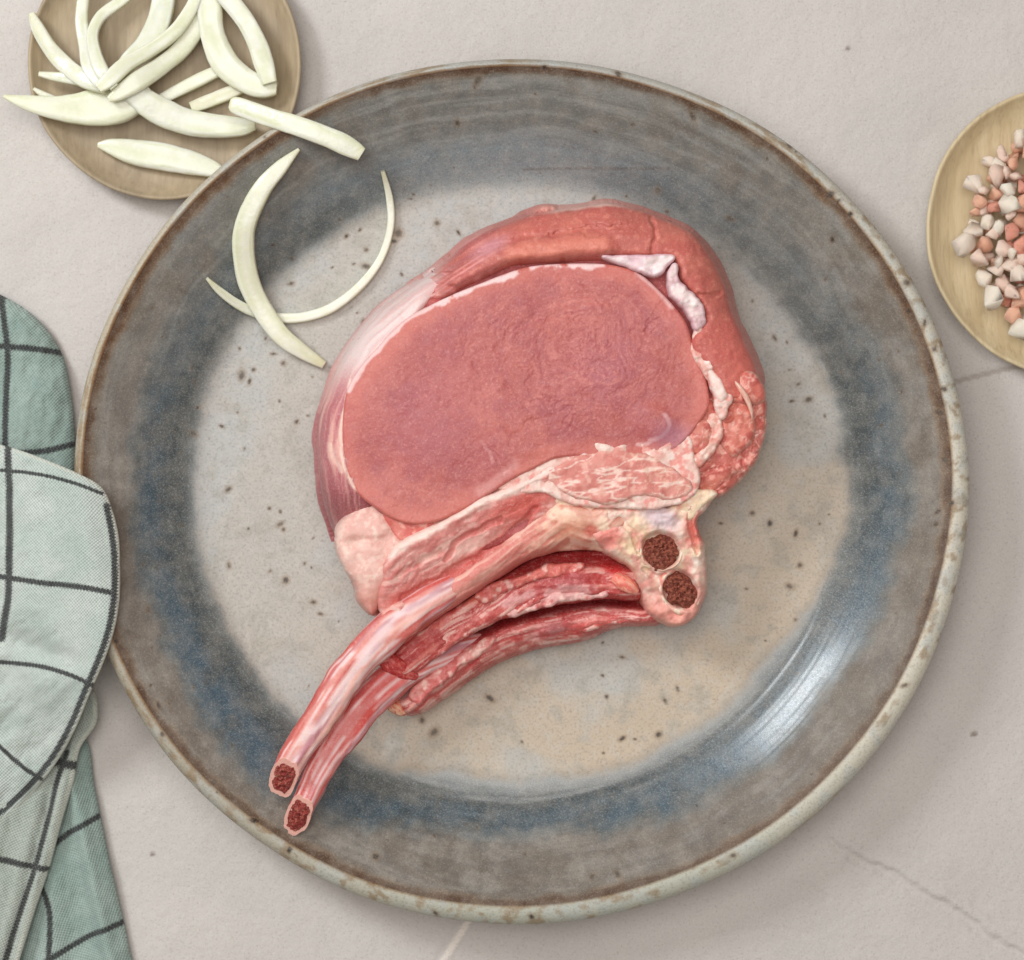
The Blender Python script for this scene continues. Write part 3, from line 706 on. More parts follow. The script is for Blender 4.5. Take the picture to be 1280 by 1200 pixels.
# ------------------------------------------------------------------ linen napkin
def napkin():
    root = thing('linen_napkin', 'pale green linen napkin with dark check lines, folded against the plate', 'napkin', (-150, -40, 0))
    def dist_attr(lines, w):
        def f(PX, PY, d):
            s = np.zeros(PX.shape)
            for item in lines:
                pts, ww = item if isinstance(item, tuple) and isinstance(item[1], (int, float)) else (item, w)
                dd, _, _, _ = segdist(PX, PY, spline(pts, 6))
                s = np.maximum(s, 1 - np.clip(dd / (ww * 2), 0, 1))          # .5 at half width ww
            return s
        return f
    def rot(a, bend=0):
        ca, sa = math.cos(a), math.sin(a)
        return (lambda PX, PY, d: (PX * ca + PY * sa) * .25 + bend * (PY / 100) ** 2 + (fbm(PX / 60, PY / 60, 3) - .5) * 2,
                lambda PX, PY, d: (-PX * sa + PY * ca) * .25 + (fbm(PX / 60, PY / 60, 4) - .5) * 2)
    def add(name, mat, poly, top, h0, lines, w, a, hemw, R, drop, seed, lab=None):
        u, v = rot(a)
        o = slab(name, mat, poly, top, None, h0, root, root['_org'][:], .45, R, drop, sheet=.9, seed=seed,
                 attrs={'stripe': dist_attr(lines, w), 'wu': u, 'wv': v, 'hem': lambda PX, PY, d: (1 - ss(hemw * .7, hemw, d)) if hemw else d * 0})
        if lab: o['label'] = lab
        return o
    def prim(PX, PY, h0):           # height that clears the plate (mm)
        s = sc(h0); x = (PX - 640) * s; y = (600 - PY) * s
        r = np.hypot(x - PC[0], (y - PC[1]) / .975)
        return r
    # lowest layer, flat on the table
    def t4(PX, PY, d): return 2.2 + 3.0 * fbm(PX / 34, PY / 60, 81) + 3.5 * np.exp(-((PX - 96 - (PY - 1000) * .22) / 12) ** 2) + 3.0 * np.exp(-((PX - 60 - (1200 - PY) * .1) / 22) ** 2) * ss(1020, 1120, PY)
    add('under_fold', M['linen_teal'], [(60, 945), (104, 925), (116, 985), (132, 1065), (147, 1130), (160, 1192), (172, 1270), (40, 1275), (-60, 1270), (-70, 1120), (-60, 1000)],
        t4, 4, [[(60, 1062), (88, 1040), (124, 1020)], [(40, 1212), (80, 1188), (120, 1166), (162, 1150)], [(40, 1085), (58, 1120), (64, 1150), (61, 1210)]], 3.6, -.5, 0, 3, 1.6, 1)
    # upper back layer
    def t1(PX, PY, d): return 6.2 + 4.2 * fbm(PX / 32, PY / 50, 83) - 2.8 * ss(30, 92, PX)
    add('back_fold', M['linen_teal'], [(-70, 352), (-20, 362), (12, 376), (40, 395), (64, 424), (79, 458), (87, 505), (90, 550), (92, 600), (80, 650), (0, 680), (-70, 680)],
        t1, 6, [[(0, 365), (7, 400), (11, 440), (9, 500), (8, 600)], [(-60, 428), (0, 433), (40, 436), (78, 441)], [(-60, 572), (20, 567), (60, 563), (94, 554)]], 3.8, .05, 0, 6, 3.2, 2)
    # middle, turned-back layer
    def t3(PX, PY, d): return 8.0 + 3.5 * fbm(PX / 22, PY / 80, 85) - 3.0 * np.exp(-((PX - 62 - (1000 - PY) * .25) / 9) ** 2) + 3.5 * ss(60, -40, PX) + 2.0 * np.exp(-((PX - 36 - (1100 - PY) * .25) / 16) ** 2)
    add('turned_fold', M['linen_shaded'], [(-70, 960), (0, 930), (60, 905), (112, 862), (120, 900), (99, 935), (91, 975), (77, 1022), (60, 1085), (42, 1140), (22, 1205), (0, 1270), (-70, 1270)],
        t3, 9, [([(84, 940), (72, 975), (60, 1025), (44, 1085), (26, 1140), (8, 1200), (-8, 1260)], 3.4), ([(-60, 1060), (0, 1072), (30, 1080), (58, 1086)], 3.8), ([(68, 952), (84, 955), (96, 957)], 5.5)], 4.6, .32, 1.1, 2.5, 1.4, 3)
    # top layer, draped over the plate rim
    def t2(PX, PY, d):
        r = prim(PX, PY, 26)
        over = 28.4 - 10 * ss(136.5, 172, r) - 2.2 * ss(131, 122, r)
        wob = 5.0 * (fbm(PX / 48 + PY / 120, PY / 60, 87) - .5) * ss(137, 150, r) - 2.2 * np.exp(-((PY - 800 - PX * .25) / 14) ** 2) * ss(138, 150, r)
        fold = -5.5 * ss(800, 1020, PY) * ss(137, 150, r) + 1.6 * np.exp(-((PY - 880 + PX * .4) / 30) ** 2) * ss(137, 148, r)
        return over + wob + fold
    hemline = [(133, 632), (140, 668), (143, 700), (143, 745), (137, 785), (124, 824), (106, 864), (82, 912), (54, 956), (20, 995), (-20, 1030), (-60, 1055)]
    add('top_fold', M['linen'], [(-70, 540), (-20, 553), (20, 563), (60, 577), (98, 593), (126, 610), (138, 636), (146, 668), (148, 700), (148, 748), (142, 788), (129, 827), (111, 867), (87, 916), (58, 962), (24, 1003), (-20, 1040), (-70, 1070)],
        t2, 26, [([(6, 540), (9, 600), (10, 660), (9, 715), (6, 755), (-4, 800)], 4.6), ([(-60, 586), (0, 588), (50, 593), (95, 604), (128, 617)], 2.2), ([(-60, 718), (0, 722), (50, 728), (100, 733), (143, 741)], 3.4),
                 ([(-60, 826), (0, 830), (50, 834), (90, 844), (116, 856)], 2.8), ([(-40, 905), (0, 945), (22, 965), (42, 980)], 2.8), (hemline, 3.6)], 4.6, .03, .75, 2.2, 1.0, 4)
napkin()

# ------------------------------------------------------------------ raw rib chop
HC = 34
def chop():
    org = (0, 0, 6.0)
    root = thing('rib_chop', 'thick raw double rib chop with two long bones lying on the speckled plate', 'meat', org)
    bz = lambda x, y: float(plate_z(x, y)) - .15
    kw = dict(parent=root, origin=org)
    def A(PX, PY): return PX, PY
    # ---- loin eye
    loin = [(540,383),(572,368),(600,357),(628,346),(660,336),(700,332),(750,332),(780,337),(802,347),(822,365),(841,385),(856,406),(864,432),(873,455),(882,482),(884,508),(872,530),(856,550),(836,566),(800,572),(752,572),
            (700,572),(664,588),(640,600),(617,614),(582,636),(545,652),(512,654),(488,646),(470,634),(450,618),(436,592),(430,560),(430,528),(436,488),(454,457),(474,435),(490,417),(512,398)]
    def swirl(PX, PY):
        dx = PX - 715; dy = PY - 455; wx = (fbm(PX / 60, PY / 60, 101) - .5) * 60; wy = (fbm(PX / 60, PY / 60, 102) - .5) * 60
        r = np.hypot((dx + wx) * .85, dy + wy); return r, np.arctan2(dy + wy, dx + wx)
    def loin_top(PX, PY, d):
        r, a = swirl(PX, PY)
        z = 41.5 + 1.4 * (1 - np.clip(((PX - 660) / 230) ** 2 + ((PY - 480) / 160) ** 2, 0, 1)) + (fbm(PX / 70, PY / 70, 103) - .5) * 1.6
        z += (fbm(r / 5.5, a * 2.5, 104, 3) - .5) * .20 * ss(190, 60, r) + (fbm(PX / 9, PY / 9, 105, 3) - .5) * .16
        for pts, dep in (([(640,560),(655,535),(690,525),(720,540)], .5), ([(622,440),(650,410),(700,395),(745,410)], .45), ([(790,420),(815,410),(835,385)], .6), ([(760,500),(800,480),(840,490)], .4),
                         ([(720,370),(760,378),(800,372)], .35), ([(605,560),(620,575),(632,590)], .8), ([(800,440),(812,400),(830,380)], .4), ([(700,470),(730,455),(770,460)], .35), ([(660,470),(668,500),(700,505)], .35)):
            z -= line(PX, PY, pts, 5, wob=14, seed=6) * dep * .3
        z += blob(PX, PY, 815, 528, 24, 18, .3, .6) * 1.2
        rd = np.abs(fbm(r / 9 + 1.5 * fbm(PX / 25, PY / 25, 108), a * 1.3, 106, 3) - .5); z -= (1 - ss(.0, .035, rd)) * .18 * ss(170, 60, r) * ss(.42, .58, fbm(PX / 30, PY / 30, 107))
        rd = np.abs(fbm(PX / 11, PY / 11, 109, 3) - .5); z -= (1 - ss(.0, .03, rd)) * .12 * ss(.5, .62, fbm(PX / 40, PY / 40, 110))
        return z
    def loin_col(PX, PY, d):
        r, a = swirl(PX, PY)
        c = np.zeros(PX.shape + (3,)) + (184, 98, 92)
        c = mixc(c, (196, 110, 102), ss(.42, .66, fbm(PX / 60, PY / 60, 111)) * .8)
        c = mixc(c, (170, 88, 92), ss(.46, .68, fbm(PX / 42, PY / 42, 112)) * .7)
        c = mixc(c, (176, 98, 108), blob(PX, PY, 525, 525, 55, 50, 0, .8) * .45 + blob(PX, PY, 740, 460, 50, 40, 0, .8) * .45 + blob(PX, PY, 560, 450, 40, 40, 0, .9) * .3)
        c = mixc(c, (166, 82, 88), ss(.58, .76, fbm(r / 6, a * 2.2, 113, 3)) * .55 * ss(190, 40, r))
        c = mixc(c, (212, 128, 118), ss(.58, .74, fbm(r / 4.2, a * 3, 114, 3)) * .45 * ss(200, 40, r))
        c = mixc(c, (176, 88, 88), ss(.58, .72, fbm(PX / 10, PY / 10, 115, 4)) * .45)
        c = mixc(c, (214, 142, 132), ss(.60, .76, fbm(PX / 2.6, PY / 2.6, 116, 3)) * .40)
        c = mixc(c, (158, 76, 76), ss(.62, .76, fbm(PX / 3.4, PY / 3.0, 119, 3)) * .30)
        rd = np.abs(fbm(r / 9 + 1.5 * fbm(PX / 25, PY / 25, 108), a * 1.3, 106, 3) - .5); c = mixc(c, (158, 70, 74), (1 - ss(.0, .03, rd)) * .45 * ss(170, 60, r) * ss(.42, .58, fbm(PX / 30, PY / 30, 107)))
        rd = np.abs(fbm(r / 7 + 1.5 * fbm(PX / 25, PY / 25, 128), a * 1.6, 127, 3) - .5); c = mixc(c, (226, 148, 138), (1 - ss(.0, .025, rd)) * .45 * ss(190, 60, r) * ss(.42, .58, fbm(PX / 30, PY / 30, 129)))
        c = mixc(c, (216, 124, 110), (1 - ss(2, 7, d)) * .5)
        # silverskin along the upper seam and the left edge
        w = line(PX, PY, [(540,383),(575,368),(608,353),(625,352),(655,338),(690,333),(750,333)], 5, 2.0, wob=9, seed=12) * ss(.30, .46, fbm(PX / 12, PY / 12, 117))
        w = np.maximum(w, line(PX, PY, [(540,384),(512,399),(490,419),(474,437),(455,459),(438,488)], 4, 1.5, wob=4, seed=13) * .85)
        w = np.maximum(w, line(PX, PY, [(795,342),(820,364),(838,384)], 4, 2, wob=4, seed=14) * .7)
        w = np.maximum(w, line(PX, PY, [(603,552),(612,564),(616,577)], 2, 1.2, wob=7, seed=15) * .25)
        w = np.maximum(w, line(PX, PY, [(795,556),(826,546),(834,530),(828,518)], 2.4, 1.6, wob=7, seed=16) * .6)
        w = np.maximum(w, line(PX, PY, [(640,582),(625,598),(600,616)], 6, 5, wob=12, seed=18) * .3)
        c = mixc(c, (240, 206, 204), w)
        c = mixc(c, (176, 120, 140), blob(PX, PY, 838, 545, 22, 16, 0, .8) * .7)
        return c
    slab('loin_muscle', M['muscle'], loin, loin_top, bz, HC, res=.30, R=.9, drop=.8, col=loin_col, bulge=.5, seed=3, **kw)
    # ---- cap muscle over the top and right
    capp = [(510,357),(532,341),(555,325),(575,306),(595,292),(625,281),(660,267),(684,260),(710,260),(736,255),(762,252),(800,260),(840,275),(870,292),(892,320),(909,355),(920,392),(932,422),(945,450),(952,478),
            (940,500),(905,496),(890,470),(872,452),(862,440),(864,422),(878,404),(876,386),(862,366),(850,352),(846,336),(838,324),(800,322),(752,322),(700,326),(645,329),(620,339),(595,351),(560,369),(538,378),(520,372)]
    def cap_d(PX, PY): return segdist(PX, PY, spline([(510,357),(532,341),(555,325),(595,292),(660,267),(736,255),(762,252),(800,260),(840,275),(870,292),(892,320),(909,355),(920,392),(945,450),(952,478)], 8))[0]
    def cap_top(PX, PY, d):
        od = cap_d(PX, PY)
        z = 43.2 - 13 * (1 - np.sqrt(np.clip(1 - (1 - np.clip(od / 60, 0, 1)) ** 2, 0, 1))) + (fbm(PX / 40, PY / 40, 121) - .5) * 1.6 + (fbm(PX / 9, PY / 9, 122, 3) - .5) * .45
        z += 1.5 * line(PX, PY, [(560,358),(620,326),(700,314),(752,312)], 14, 10)
        z -= .7 * line(PX, PY, [(690,296),(735,292),(780,287)], 5, wob=16, seed=3) + .9 * line(PX, PY, [(815,275),(820,295),(814,318)], 4, wob=8, seed=4) + .5 * line(PX, PY, [(600,318),(650,300),(690,296)], 4, wob=10, seed=9)
        z -= 9.0 * (1 - ss(0, 62, PX - 508 + (fbm(PX / 20, PY / 6, 124) - .5) * 40))
        z -= .8 * line(PX, PY, [(848,360),(870,372),(900,368)], 4, wob=10, seed=5)
        z += (fbm(PX / 26 + PY / 40, PY / 9, 123, 3) - .5) * .7
        return z
    def cap_col(PX, PY, d):
        od = cap_d(PX, PY)
        c = np.zeros(PX.shape + (3,)) + (190, 102, 92)
        c = mixc(c, (204, 116, 102), ss(.45, .68, fbm(PX / 30, PY / 30, 131)) * .8)
        c = mixc(c, (194, 98, 90), ss(.5, .7, fbm(PX / 34, PY / 22, 132)) * .75)
        c = mixc(c, (232, 150, 130), ss(.60, .74, fbm(PX / 5, PY / 5, 133, 3)) * .4)
        c = mixc(c, (226, 138, 118), line(PX, PY, [(640,322),(700,312),(752,308)], 10, 8) * .7)
        c = mixc(c, (222, 114, 104), ss(880, 930, PX) * ss(350, 440, PY) * .7)
        st = fbm((PX + PY) / 60, (PX * .62 + PY) / 3.2, 134, 3)
        c = mixc(c, (226, 150, 150), ss(.52, .68, st) * (1 - ss(590, 640, PX)) * .8)
        c = mixc(c, (170, 92, 100), ss(.54, .34, st) * (1 - ss(590, 650, PX)) * .55)
        c = mixc(c, (212, 150, 160), blob(PX, PY, 612, 312, 24, 10, -.5, .8) * .7)
        c = mixc(c, (236, 204, 198), (1 - ss(6, 58, PX - 512 + (st - .5) * 60)) * .85)
        w = (1 - ss(2, 8, od + (fbm(PX / 12, PY / 12, 135) - .5) * 7)) * np.clip(blob(PX, PY, 735, 258, 55, 16, 0, .6) + .25 * ss(780, 830, PX), 0, 1)
        c = mixc(c, (244, 206, 192), w * .9)
        c = mixc(c, (196, 130, 122), (1 - ss(1, 5, od)) * .4)
        return c
    slab('cap_muscle', M['cap'], capp, cap_top, bz, HC, res=.36, R=2.6, drop=2.4, col=cap_col, bulge=2.4, seed=4, sidecol=(206, 128, 118), **kw)
    # ---- outer fat on the left side
    fatp = [(516,352),(540,333),(562,322),(578,326),(574,344),(552,364),(536,378),(520,398),(500,424),(480,446),(462,470),(452,500),(448,540),(452,580),(462,612),(470,650),(474,720),(466,760),(450,752),(438,722),(421,694),(411,672),(402,640),(396,605),(392,562),(395,518),(402,494),(414,464),(434,428),(462,392),(490,369)]
    def fat_top(PX, PY, d):
        od = segdist(PX, PY, spline([(576,308),(545,332),(516,350),(490,369),(462,392),(434,428),(414,464),(402,494),(395,518),(392,562),(396,605),(402,640),(411,672),(421,694),(438,722),(452,756)], 8))[0]
        z = 22 + 20.0 * np.sqrt(np.clip(1 - (1 - np.clip(od / 52, 0, 1)) ** 2, 0, 1))
        z = np.minimum(z, 41.2 + (fbm(PX / 20, PY / 20, 143) - .5)) - 14 * ss(610, 690, PY) - 5 * ss(520, 580, PX)
        st = fbm(od / 3.4 + 3 * fbm(PX / 50, PY / 50, 144), PY / 70, 142, 3)
        return z + (st - .5) * .9
    def fat_col(PX, PY, d):
        od = segdist(PX, PY, spline([(576,308),(545,332),(516,350),(490,369),(462,392),(434,428),(414,464),(402,494),(395,518),(392,562),(396,605),(402,640),(411,672),(421,694),(438,722),(452,756)], 8))[0]
        st = fbm(od / 3.4 + 3 * fbm(PX / 50, PY / 50, 144), PY / 70, 142, 3)
        c = np.zeros(PX.shape + (3,)) + (232, 208, 204)
        c = mixc(c, (222, 176, 174), ss(.48, .66, st) * .6)
        low = ss(440, 520, PY)
        c = mixc(c, (206, 128, 126), low * .8)
        c = mixc(c, (232, 178, 166), low * ss(.52, .64, st) * .8)
        c = mixc(c, (176, 96, 104), low * ss(.50, .34, st) * .7)
        c = mixc(c, (156, 82, 88), ss(570, 620, PY) * .75)
        c = mixc(c, (204, 140, 136), ss(570, 620, PY) * ss(.54, .66, st) * .6)
        w = line(PX, PY, [(440,478),(432,510),(428,540),(430,575),(440,602),(452,616)], 2.0, 1.0, wob=4, seed=21)
        w = np.maximum(w, line(PX, PY, [(414,556),(418,570),(428,590)], 3, 1.4, wob=4, seed=22) * .8)
        c = mixc(c, (244, 214, 196), w * .8)
        return c
    slab('fat_cap', M['fat'], fatp, fat_top, bz, HC, res=.38, R=4, drop=3.2, col=fat_col, bulge=1.8, seed=5, sidecol=(190, 112, 112), **kw)
    # ---- generic soft lumps
    def lump(name, mat, poly, z0, colour, alt, hi, R, rough=.8, seed=1, bulge=.8, fn=None, dome=2.0, res=.36, extra=None, tex=9., ragged=2.0):
        P = np.array(poly, float); cx, cy = P.mean(0); rad = np.linalg.norm(P - P.mean(0), axis=1).mean()
        def top(PX, PY, d):
            z = (z0 if not callable(z0) else z0(PX, PY)) + dome * (1 - np.clip(((PX - cx) ** 2 + (PY - cy) ** 2) / rad ** 2, 0, 1.5)) * .8
            z = z + (fbm(PX / (tex * 1.6), PY / (tex * 1.6), seed + 200, 3) - .5) * 1.5 * rough + (fbm(PX / 28, PY / 28, seed + 201, 2) - .5) * 1.6
            if extra is not None: z = z + extra(PX, PY)
            return z
        def colf(PX, PY, d):
            c = np.zeros(PX.shape + (3,)) + colour
            c = mixc(c, alt, ss(.46, .66, fbm(PX / 14, PY / 14, seed + 210, 4)) * .85)
            c = mixc(c, hi, ss(.55, .70, fbm(PX / 7, PY / 7, seed + 211, 4)) * .75)
            if fn is not None: c = fn(c, PX, PY, d)
            return c
        return slab(name, mat, poly, top, bz, HC, res=res, R=R, drop=R * .9, col=colf, bulge=bulge, seed=seed, ragged=ragged, **kw)
    def st_at(PX, PY, guide, wd, ln, seed, n=4):
        d_, t_, _, _ = segdist(PX, PY, spline(guide, 8)); L_ = np.linalg.norm(np.diff(np.array(guide, float), axis=0), axis=1).sum()
        return d_, t_, fbm(d_ / wd + 2.2 * fbm(PX / 34, PY / 34, seed + 9, 2), t_ * L_ / ln, seed, n)
    lump('fat_lump', M['fat'], [(455,624),(472,630),(487,645),(499,660),(508,674),(504,694),(492,706),(490,722),(480,734),(476,752),(464,768),(450,752),(442,727),(428,706),(420,684),(422,658),(438,640)],
         38.2, (226, 176, 164), (232, 190, 178), (240, 208, 194), 3.6, .5, 31, 1.2, lambda c, PX, PY, d: mixc(c, (214, 140, 126), ss(716, 756, PY) * .7), 2.0,
         extra=lambda PX, PY: -.9 * line(PX, PY, [(440,680),(456,676),(474,677),(494,668)], 6, 5, wob=14, seed=4) - 1.2 * line(PX, PY, [(490,705),(486,718)], 5))
    # red flesh in the groove under the loin
    lump('red_flesh', M['cap'], [(476,632),(500,642),(530,645),(556,638),(580,626),(612,606),(640,590),(664,576),(690,570),(700,590),(660,612),(610,636),(566,658),(540,672),(508,678),(490,666)], 39.2, (204, 104, 96), (216, 130, 118), (236, 180, 164), 1.5, .3, 33, .3, None, .2)
    # band of pink flesh and fat between the loin and the first rib
    G0 = [(476,704),(497,680),(530,664),(570,640),(605,620),(640,606),(668,592),(694,580)]
    def band_top(PX, PY, d):
        w, t, st = st_at(PX, PY, G0, 5, 46, 401)
        z = 41.2 + 1.0 * np.exp(-((w - 6) / 7) ** 2) - 4.6 * ss(10, 70, w) + (st - .5) * .7 + (fbm(PX / 24, PY / 24, 402) - .5) * 1.6 + (fbm(PX / 6, PY / 6, 403, 3) - .5) * .5
        z -= 1.1 * line(PX, PY, [(505,748),(560,716),(612,684),(650,655),(668,634)], 5, wob=10, seed=31) + 1.0 * line(PX, PY, [(556,700),(572,676),(596,662),(628,650)], 4, wob=10, seed=35) + .9 * line(PX, PY, [(500,716),(530,700),(552,690)], 4, wob=10, seed=36)
        return z
    def band_col(PX, PY, d):
        w, t, st = st_at(PX, PY, G0, 5, 46, 401)
        c = np.zeros(PX.shape + (3,)) + (218, 146, 138)
        c = mixc(c, (230, 172, 162), ss(.46, .64, fbm(PX / 20, PY / 20, 404)) * .8)
        c = mixc(c, (204, 112, 106), ss(.52, .66, fbm(PX / 13, PY / 9, 405, 4)) * .6)
        c = mixc(c, (212, 124, 116), ss(.52, .66, st) * .6)
        c = mixc(c, (242, 204, 190), ss(.48, .34, st) * .6)
        c = mixc(c, (212, 92, 82), blob(PX, PY, 652, 630, 40, 12, -.5, .8) * .85)
        c = mixc(c, (202, 88, 80), line(PX, PY, [(498,750),(540,730),(580,706),(612,684),(650,655),(668,634)], 8, 5, wob=10, seed=31) * .7)
        c = mixc(c, (206, 104, 98), line(PX, PY, [(556,700),(572,676),(596,662),(628,650)], 4, 2, wob=10, seed=35) * .5)
        wl = line(PX, PY, [(486,692),(505,679),(530,667),(552,655),(572,642),(592,630),(612,621),(640,612),(668,598),(692,586)], 7, 3.5, wob=10, seed=32)
        return mixc(c, (247, 224, 212), wl * .85)
    slab('pink_flesh', M['fat'], [(482,704),(496,680),(520,666),(548,652),(575,638),(600,622),(630,610),(660,594),(690,578),(714,592),(712,616),(700,640),(676,664),(648,686),(612,708),(570,732),(530,754),(500,770),(478,770),(472,746),(480,724)],
         band_top, bz, HC, res=.36, R=2.2, drop=2.0, col=band_col, bulge=.5, seed=32, ragged=1.5, **kw)
    # flattened bone with its sheath, running from the chine to where the clean rib starts
    G1 = [(466,786),(500,758),(540,736),(580,712),(612,690),(645,664),(676,640),(704,626),(740,630)]
    def sh_top(PX, PY, d):
        w, t, st = st_at(PX, PY, G1, 5, 60, 411)
        W_ = 24 + 18 * ss(.55, .85, t)
        return 36.6 + 2.0 * ss(.55, .95, t) + 1.5 * np.sin(np.clip(w / W_, 0, 1) * math.pi) - 4.5 * ss(W_, W_ + 16, w) + (st - .5) * .6 + (fbm(PX / 26, PY / 26, 412) - .5) * 1.4 + (fbm(PX / 5, PY / 5, 413, 3) - .5) * .35
    def sh_col(PX, PY, d):
        w, t, st = st_at(PX, PY, G1, 5, 60, 411)
        c = np.zeros(PX.shape + (3,)) + (218, 144, 132)
        c = mixc(c, (216, 160, 134), ss(.55, .85, t) * .7)
        c = mixc(c, (236, 188, 172), ss(.48, .64, st) * .8)
        c = mixc(c, (206, 102, 94), ss(.50, .36, st) * .5)
        c = mixc(c, (206, 92, 84), ss(20, 34, w + (st - .5) * 16) * (1 - ss(.5, .75, t)) * .75)
        c = mixc(c, (248, 222, 196), ss(.50, .64, fbm(PX / 18, PY / 18, 414)) * ss(.6, .85, t) * .8)
        c = mixc(c, (206, 140, 112), blob(PX, PY, 716, 658, 26, 14, -.2, .8) * .6)
        return mixc(c, (196, 76, 66), blob(PX, PY, 738, 664, 9, 8, 0, .6) * .6)
    slab('bone_sheath', M['bone'], [(466,790),(482,768),(506,754),(540,735),(580,710),(612,688),(645,662),(676,638),(704,624),(740,626),(772,640),(790,662),(796,690),(776,696),(744,688),(712,688),(680,694),(648,708),(612,730),(570,758),(530,786),(504,806),(484,812),(468,806)],
         sh_top, bz, HC, res=.36, R=2.4, drop=2.2, col=sh_col, bulge=.4, seed=61, ragged=1.2, **kw)
    # streaky flesh between the two ribs
    G2 = [(486,822),(520,796),(560,768),(610,736),(645,712),(680,698),(730,692),(790,696)]
    def ic_top(PX, PY, d):
        w, t, st = st_at(PX, PY, G2, 5.5, 80, 421)
        z = 29.8 - 7.0 * (1 - ss(2, 24, w)) * ss(.45, .62, t) + (st - .5) * 1.3 + (fbm(PX / 22, PY / 22, 422) - .5) * 2 - 3.5 * ss(46, 66, w)
        z += 1.5 * blob(PX, PY, 708, 726, 30, 11, -.12, .7) + (fbm(PX / 6, PY / 6, 423, 3) - .5) * .5
        return z - 3.0 * ss(770, 810, PX)
    def ic_col(PX, PY, d):
        w, t, st = st_at(PX, PY, G2, 5.5, 80, 421); _, _, s2 = st_at(PX, PY, G2, 2.6, 55, 426)
        c = np.zeros(PX.shape + (3,)) + (192, 80, 76)
        c = mixc(c, (218, 128, 118), ss(.46, .64, st) * .8)
        c = mixc(c, (184, 66, 64), ss(.50, .34, st) * .75)
        c = mixc(c, (240, 200, 188), ss(.56, .68, s2) * .75)
        c = mixc(c, (228, 118, 92), blob(PX, PY, 610, 738, 26, 10, -.5, .8) * .7)
        c = mixc(c, (186, 92, 94), blob(PX, PY, 708, 726, 30, 11, -.12, .5) * .85)
        c = mixc(c, (226, 178, 176), line(PX, PY, [(630,756),(670,742),(706,740),(740,738)], 7, 4, wob=9, seed=41) * .7)
        c = mixc(c, (236, 186, 174), line(PX, PY, [(660,716),(700,708),(745,712),(768,722)], 3, 2, wob=8, seed=42) * .6)
        c = mixc(c, (196, 40, 42), blob(PX, PY, 766, 711, 16, 7, .5, .7) * .85)
        c = mixc(c, (170, 52, 52), ss(.50, .64, fbm(PX / 16, PY / 12, 427, 4)) * .6)
        return mixc(c, (158, 36, 40), (1 - ss(4, 20, w)) * ss(.3, .6, t) * .7)  # self-shadow of the upper groove painted in as dark red
    slab('intercostal_flesh', M['membrane'], [(482,828),(504,804),(540,778),(580,752),(612,732),(645,710),(680,694),(730,688),(775,692),(800,706),(812,738),(806,752),(757,751),(707,757),(657,768),(620,779),(570,807),(524,840),(504,852),(488,846)],
         ic_top, bz, HC, res=.36, R=2.6, drop=2.4, col=ic_col, bulge=.4, seed=62, ragged=1.5, **kw)
    # lower streaky flesh down to the plate
    G3 = [(500,870),(524,846),(570,811),(620,783),(657,771),(707,760),(757,753),(806,756)]
    def lf_top(PX, PY, d):
        w, t, st = st_at(PX, PY, G3, 5, 70, 431)
        z = 17.5 + 5.5 * ss(0, 12, w) - 6 * ss(18, 52, w) + (st - .5) * 1.2 + (fbm(PX / 20, PY / 20, 432) - .5) * 2 + (fbm(PX / 6, PY / 6, 433, 3) - .5) * .5
        return z + 1.4 * blob(PX, PY, 745, 786, 26, 9, -.3, .7)
    def lf_col(PX, PY, d):
        w, t, st = st_at(PX, PY, G3, 5, 70, 431); _, _, s2 = st_at(PX, PY, G3, 2.4, 50, 436)
        c = np.zeros(PX.shape + (3,)) + (206, 104, 98)
        c = mixc(c, (234, 174, 164), ss(.46, .62, st) * .8)
        c = mixc(c, (196, 78, 76), ss(.50, .34, st) * .7)
        c = mixc(c, (244, 208, 198), ss(.56, .68, s2) * .75)
        c = mixc(c, (178, 84, 92), blob(PX, PY, 690, 790, 24, 9, -.3, .7) * .6)
        c = mixc(c, (184, 62, 62), ss(.50, .64, fbm(PX / 16, PY / 12, 437, 4)) * .55)
        c = mixc(c, (158, 36, 40), (1 - ss(2, 12, w)) * .7)  # lower groove darkened in colour too, standing in for its shadow
        c = mixc(c, (216, 74, 70), blob(PX, PY, 745, 784, 26, 8, -.2, .7) * .6)
        return c
    slab('rib_flesh', M['membrane'], [(498,872),(520,848),(546,828),(570,810),(620,781),(657,769),(707,758),(757,751),(806,754),(830,766),(826,782),(790,784),(762,790),(735,802),(670,815),(620,833),(578,860),(548,882),(522,896),(504,896)],
         lf_top, bz, HC, res=.36, R=3, drop=2.6, col=lf_col, bulge=1.0, seed=63, ragged=1.5, **kw)
    # small marbled muscle
    def smallfn(c, PX, PY, d):
        v = np.abs(fbm(PX / 40, PY / 11 + PX / 70, 231, 3) - .5); c = mixc(c, (248, 222, 208), (1 - ss(.01, .06, v)) * .85)
        v = np.abs(fbm(PX / 14, PY / 12, 232, 3) - .5); c = mixc(c, (240, 196, 170), (1 - ss(.01, .05, v)) * .7 * ss(740, 800, PX))
        return mixc(c, (240, 200, 186), (1 - ss(.4, 1.6, d)) * .35)
    lump('marbled_muscle', M['cap'], [(684,592),(700,577),(728,567),(756,561),(790,566),(822,574),(850,590),(864,608),(852,622),(830,626),(800,620),(772,630),(742,628),(712,620),(692,608)],
         42.7, (212, 130, 120), (222, 150, 138), (236, 182, 166), 1.6, .6, 34, .2, smallfn, .8, tex=8., ragged=4.0)
    def whitefn(c, PX, PY, d): return mixc(c, (226, 130, 120), ss(.56, .68, fbm(PX / 9, PY / 9, 241, 4)) * .7)
